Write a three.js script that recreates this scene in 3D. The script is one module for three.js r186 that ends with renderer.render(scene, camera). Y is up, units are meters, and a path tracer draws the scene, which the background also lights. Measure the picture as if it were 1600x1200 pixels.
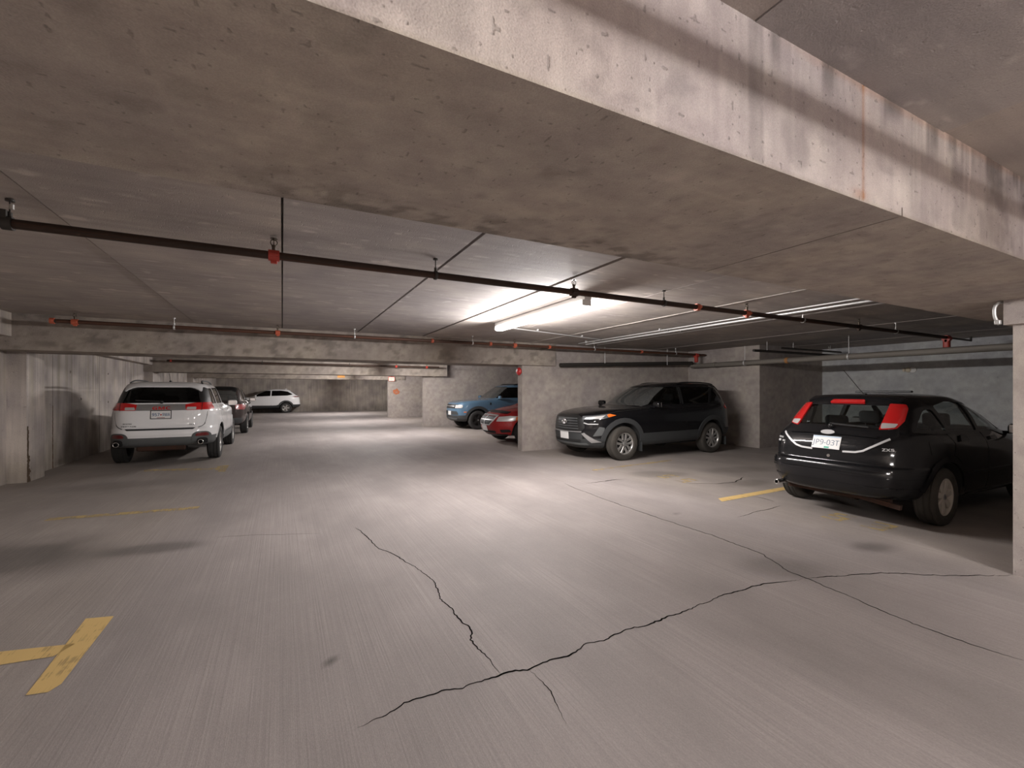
import * as THREE from 'three';
import { mergeGeometries, mergeVertices } from 'three/addons/utils/BufferGeometryUtils.js';
import { RoundedBoxGeometry } from 'three/addons/geometries/RoundedBoxGeometry.js';
import { RectAreaLightUniformsLib } from 'three/addons/lights/RectAreaLightUniformsLib.js';
import { TextGeometry } from 'three/addons/geometries/TextGeometry.js';
import { FontLoader } from 'three/addons/loaders/FontLoader.js';
import { Brush, Evaluator, SUBTRACTION } from 'three-bvh-csg';
import { MeshBVH } from 'three-mesh-bvh';

// ---------------------------------------------------------------- camera, exposure, lamps
const scene = new THREE.Scene();
scene.background = new THREE.Color(0, 0, 0);
const FOCAL = 700, HORIZON = 611, EYE = 1.47, YAW = Math.atan(359 / FOCAL);      // pixels of the 1600 x 1200 frame, metres
const camera = new THREE.PerspectiveCamera(2 * Math.atan(600 / FOCAL) * 180 / Math.PI, 4 / 3, 0.05, 120);
camera.position.set(0, EYE, 0);
camera.rotation.set(0, -YAW, 0);
camera.setViewOffset(1600, 1200, 0, 600 - HORIZON, 1600, 1200);
const renderer = new THREE.WebGLRenderer({ antialias: true });
renderer.toneMapping = THREE.LinearToneMapping;
renderer.toneMappingExposure = 1.78;
renderer.shadowMap.enabled = true;
RectAreaLightUniformsLib.init();
const LAMP_POWER = 225, LAMP_COLOR = new THREE.Color().setRGB(1.0, 0.955, 0.94);
// strip lamps: centre x, z, length, share of the power
const LAMPS = [
  { x: 3.30, z: -5.70, len: 2.50, share: 0.62 },
  { x: 3.30, z: 3.20, len: 2.50, share: 1.25 },
  { x: -0.90, z: 5.40, len: 2.50, share: 0.9 },  // fill lamp added out of view to brighten the left side
  { x: 3.40, z: -15.30, len: 2.50, share: 0.62 },
  { x: 3.40, z: -22.60, len: 2.50, share: 0.6 },
  { x: 3.40, z: -30.60, len: 2.50, share: 0.55 },
];
const CEIL = 2.65;
for (const l of LAMPS) {                                        // bare twin tubes: light leaves downwards and to both sides
  const area = (w, rx, ry, dx, dy, k) => {
    const r = new THREE.RectAreaLight(LAMP_COLOR, LAMP_POWER * l.share * k, w, l.len - 0.1);
    r.name = 'strip_lamp_glow';
    r.position.set(l.x + dx, CEIL - 0.165 + dy, l.z);
    const e = new THREE.Vector3(dx, dy, 0).normalize();
    r.up.set(0, 0, 1); r.lookAt(r.position.clone().add(new THREE.Vector3(e.x, e.y, 0)));
    scene.add(r);
  };
  area(0.13, 0, 0, 0, -0.022, 0.05);
  area(0.06, 0, 0, 0.095, -0.030, 1.5);
  area(0.06, 0, 0, -0.095, -0.030, 1.5);
}

// ---------------------------------------------------------------- helpers
let seed = 12345;
const rnd = () => { seed = (seed * 1664525 + 1013904223) >>> 0; return seed / 4294967296; };
const lerp = (a, b, t) => a + (b - a) * t, clamp = (v, a = 0, b = 1) => Math.min(b, Math.max(a, v));
const smooth = (a, b, v) => { const t = clamp((v - a) / (b - a)); return t * t * (3 - 2 * t); };
function hash(x, y, s) { let h = Math.imul(x | 0, 374761393) ^ Math.imul(y | 0, 668265263) ^ Math.imul(s | 0, 2147483647 ^ 0x5bd1e995); h = Math.imul(h ^ (h >>> 13), 1274126177); h ^= h >>> 16; return (h >>> 0) / 4294967296; }
function vnoise(x, y, s = 0, px = 0, py = 0) {                   // value noise, periodic when px, py are given
  const x0 = Math.floor(x), y0 = Math.floor(y), fx = x - x0, fy = y - y0, u = fx * fx * (3 - 2 * fx), v = fy * fy * (3 - 2 * fy);
  const m = (a, p) => p ? ((a % p) + p) % p : a;
  const a = hash(m(x0, px), m(y0, py), s), b = hash(m(x0 + 1, px), m(y0, py), s), c = hash(m(x0, px), m(y0 + 1, py), s), d = hash(m(x0 + 1, px), m(y0 + 1, py), s);
  return lerp(lerp(a, b, u), lerp(c, d, u), v);
}
function fbm(x, y, s = 0, oct = 4, px = 0, py = 0) { let a = 0, w = 0.5, t = 0; for (let o = 0; o < oct; o++) { a += w * vnoise(x, y, s + o * 17, px, py); t += w; w *= 0.5; x *= 2; y *= 2; px *= 2; py *= 2; } return a / t; }
const SIN = Math.sin(YAW), COS = Math.cos(YAW);
function rayAt(px, py) { const u = (px - 800) / FOCAL, v = -(py - HORIZON) / FOCAL; return [SIN + u * COS, v, -(COS - u * SIN)]; }
function onLevel(px, py, y = 0) { const r = rayAt(px, py), t = (y - EYE) / r[1]; return [r[0] * t, y, r[2] * t]; }   // where a pixel's ray meets a level plane

const names = new Map();
function numbered(n) { const k = names.get(n) || 0; names.set(n, k + 1); return k ? `${n}_${String(k).padStart(3, '0')}` : n; }
function mesh(name, geo, mat, parent) { const m = new THREE.Mesh(geo, mat); m.name = parent === scene ? numbered(name) : name; m.castShadow = m.receiveShadow = true; parent.add(m); return m; }
function thing(name, label, category, pos = [0, 0, 0], turn = 0, group) {
  const o = new THREE.Group(); o.name = numbered(name); o.position.set(...pos); o.rotation.y = turn; o.userData = { label, category }; if (group) o.userData.group = group; scene.add(o); return o;
}
function tag(o, label, category, group) { o.userData = { label, category }; if (group) o.userData.group = group; return o; }
function structure(o, label) { o.userData = { kind: 'structure', label, category: 'building part' }; return o; }
function xf(geo, p = [0, 0, 0], r = [0, 0, 0]) { geo.applyMatrix4(new THREE.Matrix4().compose(new THREE.Vector3(...p), new THREE.Quaternion().setFromEuler(new THREE.Euler(...r)), new THREE.Vector3(1, 1, 1))); return geo; }
const box = (w, h, d, p, r) => xf(new THREE.BoxGeometry(w, h, d), p, r);
const rbox = (w, h, d, rad, p, r) => xf(new RoundedBoxGeometry(w, h, d, 2, Math.min(rad, w / 2.01, h / 2.01, d / 2.01)), p, r);
const cyl = (r, h, p, rot, seg = 16, r2 = r) => xf(new THREE.CylinderGeometry(r2, r, h, seg), p, rot);
const merge = (list) => mergeGeometries(list.map((g) => { const n = g.index ? g.toNonIndexed() : g; for (const k of Object.keys(n.attributes)) if (!['position', 'normal', 'uv'].includes(k)) n.deleteAttribute(k); return n; }));
const rodBetween = (a, b, r, seg = 10) => { const A = new THREE.Vector3(...a), B = new THREE.Vector3(...b), d = B.clone().sub(A), g = new THREE.CylinderGeometry(r, r, d.length(), seg); g.applyQuaternion(new THREE.Quaternion().setFromUnitVectors(new THREE.Vector3(0, 1, 0), d.normalize())); g.translate((A.x + B.x) / 2, (A.y + B.y) / 2, (A.z + B.z) / 2); return g; };
const tube = (pts, r, seg = 40, rad = 10) => new THREE.TubeGeometry(new THREE.CatmullRomCurve3(pts.map((p) => new THREE.Vector3(...p))), seg, r, rad);

// a flat grid with uv in metres and, if asked, a colour for each vertex (c: position -> [r, g, b] factors)
function gridFace(o, u, v, step, color) {
  const U = new THREE.Vector3(...u), V = new THREE.Vector3(...v), lu = U.length(), lv = V.length(), nu = Math.max(1, Math.round(lu / step)), nv = Math.max(1, Math.round(lv / step));
  const pos = [], uv = [], col = [], nor = [], idx = [], N = U.clone().cross(V).normalize();
  for (let j = 0; j <= nv; j++) for (let i = 0; i <= nu; i++) {
    const x = o[0] + u[0] * i / nu + v[0] * j / nv, y = o[1] + u[1] * i / nu + v[1] * j / nv, z = o[2] + u[2] * i / nu + v[2] * j / nv;
    pos.push(x, y, z); nor.push(N.x, N.y, N.z);
    if (Math.abs(N.y) > 0.5) uv.push(x, -z); else if (Math.abs(N.x) > 0.5) uv.push(z, y); else uv.push(x, y);
    const c = color ? color(x, y, z) : [1, 1, 1]; col.push(c[0], c[1], c[2]);
  }
  for (let j = 0; j < nv; j++) for (let i = 0; i < nu; i++) { const a = j * (nu + 1) + i, b = a + 1, c = a + nu + 1, d = c + 1; idx.push(a, b, d, a, d, c); }
  const g = new THREE.BufferGeometry();
  g.setAttribute('position', new THREE.Float32BufferAttribute(pos, 3)); g.setAttribute('normal', new THREE.Float32BufferAttribute(nor, 3));
  g.setAttribute('uv', new THREE.Float32BufferAttribute(uv, 2)); g.setAttribute('color', new THREE.Float32BufferAttribute(col, 3)); g.setIndex(idx);
  return g;
}
// a block from its two corners, faces in metres; fine: steps of the faces that carry vertex colours, by letter (n = -x, p = +x, b = bottom, t = top, f = -z, c = +z)
function block(x0, x1, y0, y1, z0, z1, color, fine = {}) {
  const X = x1 - x0, Y = y1 - y0, Z = z1 - z0, s = (k) => fine[k] || 50;
  return mergeGeometries([
    gridFace([x0, y0, z0], [0, 0, Z], [0, Y, 0], s('n'), color), gridFace([x1, y0, z1], [0, 0, -Z], [0, Y, 0], s('p'), color),
    gridFace([x0, y0, z0], [X, 0, 0], [0, 0, Z], s('b'), color), gridFace([x0, y1, z1], [X, 0, 0], [0, 0, -Z], s('t'), color),
    gridFace([x1, y0, z0], [-X, 0, 0], [0, Y, 0], s('f'), color), gridFace([x0, y0, z1], [X, 0, 0], [0, Y, 0], s('c'), color),
  ]);
}
function texture(size, metres, fn, srgb = true) {                // fn(x, y in 0..1, i, j) -> grey 0..1 or [r, g, b]; tiles every `metres`
  const [w, h] = Array.isArray(size) ? size : [size, size], d = new Uint8Array(w * h * 4);
  for (let j = 0; j < h; j++) for (let i = 0; i < w; i++) { const v = fn(i / w, j / h, i, j), k = (j * w + i) * 4; const c = typeof v === 'number' ? [v, v, v] : v; d[k] = clamp(c[0]) * 255; d[k + 1] = clamp(c[1]) * 255; d[k + 2] = clamp(c[2]) * 255; d[k + 3] = 255; }
  const t = new THREE.DataTexture(d, w, h); t.wrapS = t.wrapT = THREE.RepeatWrapping; t.magFilter = THREE.LinearFilter; t.minFilter = THREE.LinearMipmapLinearFilter; t.generateMipmaps = true;
  if (srgb) t.colorSpace = THREE.SRGBColorSpace;
  const [mu, mv] = Array.isArray(metres) ? metres : [metres, metres]; t.repeat.set(1 / mu, 1 / mv); t.needsUpdate = true; return t;
}

// ---------------------------------------------------------------- materials
const std = (o) => new THREE.MeshStandardMaterial(o), phy = (o) => new THREE.MeshPhysicalMaterial(o);
const rgb = (r, g, b) => new THREE.Color().setRGB(r, g, b);
const P5 = (x, y, s, o, p) => fbm(x * p, y * p, s, o, p, p);
// cast concrete: cloudy blotches, fine speckle and air holes
const concreteHeight = (x, y, i, j) => 0.55 + 0.30 * (P5(x, y, 5, 4, 24) - 0.5) + 0.25 * (hash(i, j, 3) - 0.5) - (P5(x, y, 9, 1, 160) > 0.93 ? 0.35 : 0);
const texConcrete = texture(1024, 2.6, (x, y, i, j) => {
  const a = P5(x, y, 1, 5, 5), b = P5(x, y, 2, 4, 26), n = hash(i, j, 1), pit = P5(x, y, 9, 1, 160) > 0.93 ? 0.10 : 0;
  const v = 0.80 + 0.13 * (a - 0.5) + 0.14 * (b - 0.5) + 0.07 * (n - 0.5) - pit; return [v, v * (0.992 + 0.02 * (b - .5)), v * (0.985 - 0.05 * (a - 0.5))];
});
const bumpConcrete = texture(1024, 2.6, concreteHeight, false);
const texBoard = texture(768, 2.6, (x, y, i, j) => {             // wall form boards: upright streaks
  const s = fbm(x * 60, y * 3, 31, 4, 60, 3), a = P5(x, y, 32, 5, 6), n = hash(i, j, 8), pit = P5(x, y, 39, 1, 120) > 0.95 ? 0.12 : 0;
  const v = 0.80 + 0.16 * (s - 0.5) + 0.26 * (a - 0.5) + 0.06 * (n - 0.5) - pit; return [v, v * 0.99, v * (0.985 - 0.05 * (a - .5))];
});
const texSheet = texture(768, 2.6, (x, y, i, j) => {             // ceiling: sheet-formed, wiped along x
  const s = fbm(x * 5, y * 44, 51, 4, 5, 44), a = P5(x, y, 52, 5, 4), w = fbm(x * 14 + 2 * a, y * 30, 53, 3, 14, 30), n = hash(i, j, 18);
  const v = 0.80 + 0.10 * (s - 0.5) + 0.24 * (a - 0.5) + 0.12 * smooth(0.66, 0.85, w) + 0.05 * (n - 0.5); return [v, v * 0.99, v * (0.985 - 0.06 * (a - .5))];
});
const broomLines = new Float32Array(2048 * 1024);
const texBroom = texture([2048, 1024], [2.2, 4.4], (x, y, i, j) => {      // broomed floor: fine lines along the aisle
  const l = broomLines[j * 2048 + i] = fbm(x * 300, y * 7, 61, 2, 300, 7), m = fbm(x * 90, y * 3, 64, 2, 90, 3), a = P5(x, y, 62, 4, 6), n = hash(i, j, 28);
  const v = 0.86 + (0.03 + 0.06 * smooth(0.4, 0.62, a)) * (l - 0.5) + 0.018 * (m - 0.5) + 0.11 * (a - 0.5) + 0.14 * (n - 0.5); return [v, v * 0.995, v * 0.99];
});
const bumpBroom = texture([2048, 1024], [2.2, 4.4], (x, y, i, j) => 0.5 + 0.7 * (broomLines[j * 2048 + i] - 0.5) + 0.25 * (hash(i, j, 29) - 0.5), false);
const texRust = texture(512, 0.5, (x, y, i, j) => { const a = P5(x, y, 71, 5, 6), n = hash(i, j, 38), r = smooth(0.45, 0.75, a); return [lerp(0.34, 0.47, r) + 0.05 * (n - .5), lerp(0.26, 0.29, r) + 0.04 * (n - .5), lerp(0.21, 0.19, r) + 0.04 * (n - .5)]; });
const texGrime = texture(512, 0.8, (x, y, i, j) => { const a = P5(x, y, 81, 5, 8), n = hash(i, j, 48); const v = 0.80 + 0.30 * (a - .5) + 0.10 * (n - .5); return [v, v * .97, v * .92]; });
const texPaintWear = texture(512, 0.7, (x, y, i, j) => { const a = P5(x, y, 91, 5, 10), l = fbm(x * 110, y * 4, 92, 2, 110, 4); return 0.62 + 0.36 * smooth(0.28, 0.46, a * 0.6 + l * 0.4); }, false);
const texPaintWorn = texture(512, 0.7, (x, y, i, j) => { const a = P5(x, y, 95, 5, 9), l = fbm(x * 110, y * 4, 96, 2, 110, 4); return 0.10 + 0.60 * smooth(0.36, 0.58, a * 0.6 + l * 0.4); }, false);

const M = {};
M.floor = std({ color: rgb(0.425, 0.384, 0.372), map: texBroom, bumpMap: bumpBroom, bumpScale: 0.0011, roughness: 0.74, vertexColors: true });
M.ceil = [0, 1, 2].map((k) => std({ color: [rgb(0.60, 0.545, 0.495), rgb(0.575, 0.535, 0.51), rgb(0.62, 0.56, 0.505)][k], map: texSheet, bumpMap: bumpConcrete, bumpScale: 0.004, roughness: 0.8 }));
M.ridge = std({ color: rgb(0.55, 0.51, 0.47), map: texConcrete, roughness: 0.9 });
M.wall = std({ color: rgb(0.66, 0.61, 0.575), map: texBoard, bumpMap: bumpConcrete, bumpScale: 0.006, roughness: 0.86, vertexColors: true });
M.pier = std({ color: rgb(0.62, 0.562, 0.53), map: texConcrete, bumpMap: bumpConcrete, bumpScale: 0.006, roughness: 0.86, vertexColors: true });
M.wallCool = std({ color: rgb(0.84, 0.87, 0.885), map: texConcrete, bumpMap: bumpConcrete, bumpScale: 0.006, roughness: 0.84, vertexColors: true });
M.beam = std({ color: rgb(0.53, 0.475, 0.43), map: texConcrete, bumpMap: bumpConcrete, bumpScale: 0.008, roughness: 0.86, vertexColors: true });
M.crack = std({ color: rgb(0.085, 0.072, 0.064), roughness: 1 });
M.crackFine = std({ color: rgb(0.20, 0.175, 0.16), roughness: 1 });
M.paint = std({ color: rgb(0.66, 0.46, 0.18), roughness: 0.7, alphaMap: texPaintWear, transparent: true });
M.paintWorn = std({ color: rgb(0.62, 0.46, 0.19), roughness: 0.75, alphaMap: texPaintWorn, transparent: true });
M.pipe = std({ color: rgb(0.34, 0.34, 0.34), map: texRust, roughness: 0.72, metalness: 0.15 });
M.pipeRed = std({ color: rgb(0.62, 0.50, 0.46), map: texRust, roughness: 0.6, metalness: 0.1 });
M.redFit = std({ color: rgb(0.42, 0.045, 0.03), roughness: 0.5 });
M.orangeFit = std({ color: rgb(0.46, 0.10, 0.05), roughness: 0.5 });
M.bronze = std({ color: rgb(0.10, 0.08, 0.06), roughness: 0.5, metalness: 0.6 });
M.steel = std({ color: rgb(0.55, 0.54, 0.52), roughness: 0.42, metalness: 0.85 });
M.darkSteel = std({ color: rgb(0.05, 0.045, 0.04), roughness: 0.6, metalness: 0.4 });
M.galv = std({ color: rgb(0.62, 0.62, 0.61), roughness: 0.45, metalness: 0.55 });
M.drain = std({ color: rgb(0.30, 0.29, 0.28), map: texGrime, roughness: 0.7 });
M.whitePlastic = std({ color: rgb(0.75, 0.74, 0.71), roughness: 0.5 });
M.cream = std({ color: rgb(0.62, 0.55, 0.42), roughness: 0.6 });
M.lampBody = std({ color: rgb(0.72, 0.71, 0.69), roughness: 0.5 });
M.tube = std({ color: rgb(0.9, 0.9, 0.9), emissive: rgb(1, 0.97, 0.96), emissiveIntensity: 5, roughness: 0.4 });
M.tubeFar = std({ color: rgb(0.9, 0.9, 0.9), emissive: rgb(1, 0.97, 0.96), emissiveIntensity: 4, roughness: 0.4 });
M.redGloss = phy({ color: rgb(0.50, 0.03, 0.03), roughness: 0.35, clearcoat: 0.6 });

// ---------------------------------------------------------------- the garage shell
const WALL_X = -3.88, PIL_X = -3.65, RIGHT_X = 13.7, BACK_Z = -35.2, FRONT_Z = 9.0, STEP_X = 10.9, STEP_Z = -7.33;
const blob = (x, z, cx, cz, rx, rz, rot = 0) => { const dx = x - cx, dz = z - cz, c = Math.cos(rot), s = Math.sin(rot), a = (dx * c + dz * s) / rx, b = (-dx * s + dz * c) / rz; return Math.exp(-(a * a + b * b)); };
// soft dark patches, oily and water marks, then pale marks on the slab, where the photograph shows them
const darkMarks = [[-2.5, -5.5, 1.05, 0.62, 0.15, 0.50], [-1.05, -5.25, 0.42, 0.17, 0.2, 0.42], [4.95, -2.2, 0.22, 0.15, 0.3, 0.42], [5.9, -5.9, 0.55, 0.3, 0.3, 0.3], [6.6, -4.65, 0.5, 0.22, 0, 0.3], [3.7, -2.3, 0.40, 0.22, 0.4, 0.22], [-1.45, -3.05, 0.16, 0.1, 0.3, 0.32],
  [0.25, -2.63, 0.028, 0.03, 0, 0.75], [-2.3, -9.0, 0.9, 0.4, 0, 0.22], [2.9, -18.5, 1.6, 1.0, 0.2, 0.2], [1.0, -24.0, 2.2, 1.2, 0.1, 0.2], [4.2, -3.9, 0.06, 0.03, 0.2, 0.4], [7.6, -5.5, 0.7, 0.3, .2, .25]];
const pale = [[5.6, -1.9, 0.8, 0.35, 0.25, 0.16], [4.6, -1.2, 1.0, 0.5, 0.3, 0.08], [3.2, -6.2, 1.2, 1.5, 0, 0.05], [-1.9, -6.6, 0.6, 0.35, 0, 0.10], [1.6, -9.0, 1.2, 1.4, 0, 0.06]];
function floorColor(x, y, z) {
  const a = fbm(x * 0.55 + 7, z * 0.55, 3, 5), b = fbm(x * 2.1, z * 1.3 + 5, 6, 4), w = fbm(x * 0.9, z * 0.9, 4, 3);
  let v = 1 + 0.20 * (a - 0.5) + 0.20 * (b - 0.5) + 0.10 * (fbm(x * 6, z * 6, 12, 3) - 0.5), warm = 0;
  const edge = 0.55 + 0.9 * fbm(x * 3, z * 3, 14, 4);
  for (const [cx, cz, rx, rz, r, k] of darkMarks) { const d = blob(x, z, cx, cz, rx, rz, r); if (d > 0.01) v *= 1 - k * smooth(0.12, 0.75, d * edge); }
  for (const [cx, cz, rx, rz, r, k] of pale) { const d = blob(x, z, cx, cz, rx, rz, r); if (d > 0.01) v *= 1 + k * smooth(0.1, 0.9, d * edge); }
  const stall = smooth(4.6, 5.6, x) + smooth(-0.7, -1.5, x);                 // stalls are browner with tracked dirt
  warm = stall * 0.055 * (0.5 + w); v *= 1 - 0.06 * stall * w;
  return [v * (1 + warm * 0.25), v, v * (1 - warm)];
}
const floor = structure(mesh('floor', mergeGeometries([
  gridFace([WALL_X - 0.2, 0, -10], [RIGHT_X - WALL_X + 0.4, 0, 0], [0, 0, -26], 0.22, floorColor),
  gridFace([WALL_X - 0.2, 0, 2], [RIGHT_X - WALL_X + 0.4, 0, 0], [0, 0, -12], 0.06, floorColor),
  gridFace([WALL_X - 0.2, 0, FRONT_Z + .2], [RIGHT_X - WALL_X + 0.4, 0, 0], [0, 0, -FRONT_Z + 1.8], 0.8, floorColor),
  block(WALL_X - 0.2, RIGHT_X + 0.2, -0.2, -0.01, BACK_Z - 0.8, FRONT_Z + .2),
]), M.floor, scene), 'pale broomed concrete floor slab with cracks, oily stains and soft dark patches');

// cracks: dirt-filled ribbons with a broken edge, traced on the floor plane
function crack(pix, width, mat, jit, s) {
  const pts = []; const P = pix.map(([x, y]) => onLevel(x, y));
  for (let i = 0; i < P.length - 1; i++) { const a = P[i], b = P[i + 1], d = Math.hypot(b[0] - a[0], b[2] - a[2]), n = Math.max(2, Math.ceil(d / 0.022)); for (let k = 0; k < n; k++) { const t = k / n; pts.push([lerp(a[0], b[0], t), lerp(a[2], b[2], t)]); } }
  pts.push([P[P.length - 1][0], P[P.length - 1][2]]);
  const pos = [], idx = [], nor = [];
  pts.forEach(([x, z], i) => {
    const q = pts[Math.min(pts.length - 1, i + 1)], p = pts[Math.max(0, i - 1)], dx = q[0] - p[0], dz = q[1] - p[1], L = Math.hypot(dx, dz) || 1, nx = -dz / L, nz = dx / L;
    const o = jit * ((fbm(i * 0.16, s, 7, 3) - 0.5) * 2.2 + (hash(i, s, 2) - 0.5) * 0.6), w = width * (0.35 + 1.0 * fbm(i * 0.11, s + 9, 8, 2)) * Math.min(1, (i + 1) / 14, (pts.length - i) / 14);
    pos.push(x + nx * (o + w / 2), 0.0016, z + nz * (o + w / 2), x + nx * (o - w / 2), 0.0016, z + nz * (o - w / 2)); nor.push(0, 1, 0, 0, 1, 0);
    if (i) { const a = 2 * i - 2; idx.push(a, a + 1, a + 3, a, a + 3, a + 2); }
  });
  const g = new THREE.BufferGeometry(); g.setAttribute('position', new THREE.Float32BufferAttribute(pos, 3)); g.setAttribute('normal', new THREE.Float32BufferAttribute(nor, 3)); g.setIndex(idx);
  mesh('crack', g, mat, floor);
}
crack([[560, 1140], [610, 1113], [652, 1094], [690, 1080], [740, 1067], [785, 1054], [822, 1045], [880, 1026], [928, 1004], [980, 985], [1040, 967], [1090, 945], [1130, 931], [1180, 915], [1250, 905]], 0.010, M.crack, 0.02, 1);
crack([[785, 1054], [757, 1022], [735, 1000], [737, 985], [715, 962], [690, 935], [682, 915], [664, 897], [640, 880], [613, 865], [585, 853], [568, 832], [552, 824]], 0.0075, M.crack, 0.018, 2);
crack([[822, 1045], [856, 1073], [868, 1097], [886, 1134]], 0.006, M.crack, 0.012, 3);
crack([[1250, 905], [1310, 899], [1375, 896], [1450, 898], [1530, 900], [1590, 900]], 0.010, M.crackFine, 0.02, 4);
crack([[880, 755], [930, 775], [1000, 800], [1070, 823], [1110, 835], [1150, 850], [1190, 866], [1235, 893], [1280, 912], [1350, 942], [1420, 972], [1480, 994], [1560, 1020], [1610, 1034]], 0.009, M.crackFine, 0.02, 5);
crack([[1150, 808], [1190, 798], [1220, 790]], 0.010, M.crackFine, 0.02, 6);
crack([[915, 756], [955, 750], [980, 749]], 0.02, M.crackFine, 0.02, 7);
crack([[1065, 755], [1120, 756], [1150, 753], [1162, 745]], 0.014, M.crackFine, 0.02, 8);
crack([[1175, 775], [1195, 779], [1210, 784]], 0.02, M.crackFine, 0.02, 9);
crack([[330, 840], [400, 836], [500, 834]], 0.004, M.crackFine, 0.012, 10);

// yellow paint, worn: strips laid on the slab (corners in metres on the floor plane)
function paintShape(name, polys, mat, label, group) {
  if (Array.isArray(polys[0][0][0])) { const t = thing(name, label, 'floor marking'); for (const p of polys) mesh('digit', paintGeo(p), mat, t); return t; }
  return tag(mesh(name, paintGeo(polys), mat, scene), label, 'floor marking', group);
}
function paintGeo(polys) {
  const gs = polys.map((poly) => { const g = new THREE.ShapeGeometry(new THREE.Shape(poly.map(([x, z]) => new THREE.Vector2(x, -z)))); g.rotateX(-Math.PI / 2); g.translate(0, 0.0024, 0); const p = g.attributes.position, uv = []; for (let i = 0; i < p.count; i++) uv.push(p.getX(i), -p.getZ(i)); g.setAttribute('uv', new THREE.Float32BufferAttribute(uv, 2)); return g; });
  return merge(gs);
}
const F2 = (px, py) => { const p = onLevel(px, py); return [p[0], p[2]]; };
paintShape('stall_mark', [[F2(134, 967), F2(178, 963), F2(96, 1069), F2(75, 1082), F2(40, 1087)], [F2(118, 1006), F2(84, 1026), F2(-140, 1062), F2(-140, 1034)]], M.paint, 'bright yellow T-shaped stall mark, freshest on the floor');
paintShape('stall_mark', [[[-0.93, -6.75], [-0.93, -6.9], [-2.4, -7.05], [-2.4, -6.92]]], M.paintWorn, 'faded yellow stall mark, almost worn away, between the bright T mark and the white SUV');
paintShape('stall_mark', [[F2(340, 728), F2(358, 727), F2(352, 737), F2(336, 737)], [F2(338, 731), F2(338, 733.5), F2(225, 737), F2(225, 734)]], M.paintWorn, 'faded yellow T-shaped stall mark behind the white SUV');
paintShape('stall_line', [[F2(1122, 779), F2(1128, 784), [8.2, -4.12], [8.2, -4.24]]], M.paint, 'yellow stall line beside the rear left wheel of the black hatchback');
paintShape('stall_line', [[F2(925, 734), F2(925, 736), F2(1050, 720), F2(1048, 718.5)]], M.paintWorn, 'thin worn yellow stall line beside the black SUV');
const digit = (cx, cz, s, segs) => segs.map(([x0, y0, x1, y1]) => [[cx + y0 * s, cz + x0 * s], [cx + y0 * s, cz + x1 * s], [cx + y1 * s, cz + x1 * s], [cx + y1 * s, cz + x0 * s]]);
const SEG = { 1: [[0.2, 0, 0.4, 1]], 2: [[0, 0, .6, .16], [.44, .1, .6, .55], [0, .42, .6, .58], [0, .45, .16, .9], [0, .84, .6, 1]], 3: [[0, 0, .6, .16], [.44, .1, .6, .9], [.1, .42, .6, .58], [0, .84, .6, 1]] };
paintShape('stall_number', [digit(5.60, -3.02, 0.36, SEG[2]), digit(5.60, -2.62, 0.36, SEG[3])], M.paintWorn, 'worn yellow stall number on the floor behind the black hatchback');
paintShape('stall_number', [digit(5.72, -5.75, 0.36, SEG[2]), digit(5.72, -5.35, 0.36, SEG[2])], M.paintWorn, 'worn yellow stall number on the floor of the empty stall');
paintShape('stall_line', [[[9.4, -4.6], [9.4, -4.72], [10.6, -4.72], [10.6, -4.6]]], M.paintWorn, 'short worn yellow line by the wall corner past the black hatchback');

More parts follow.
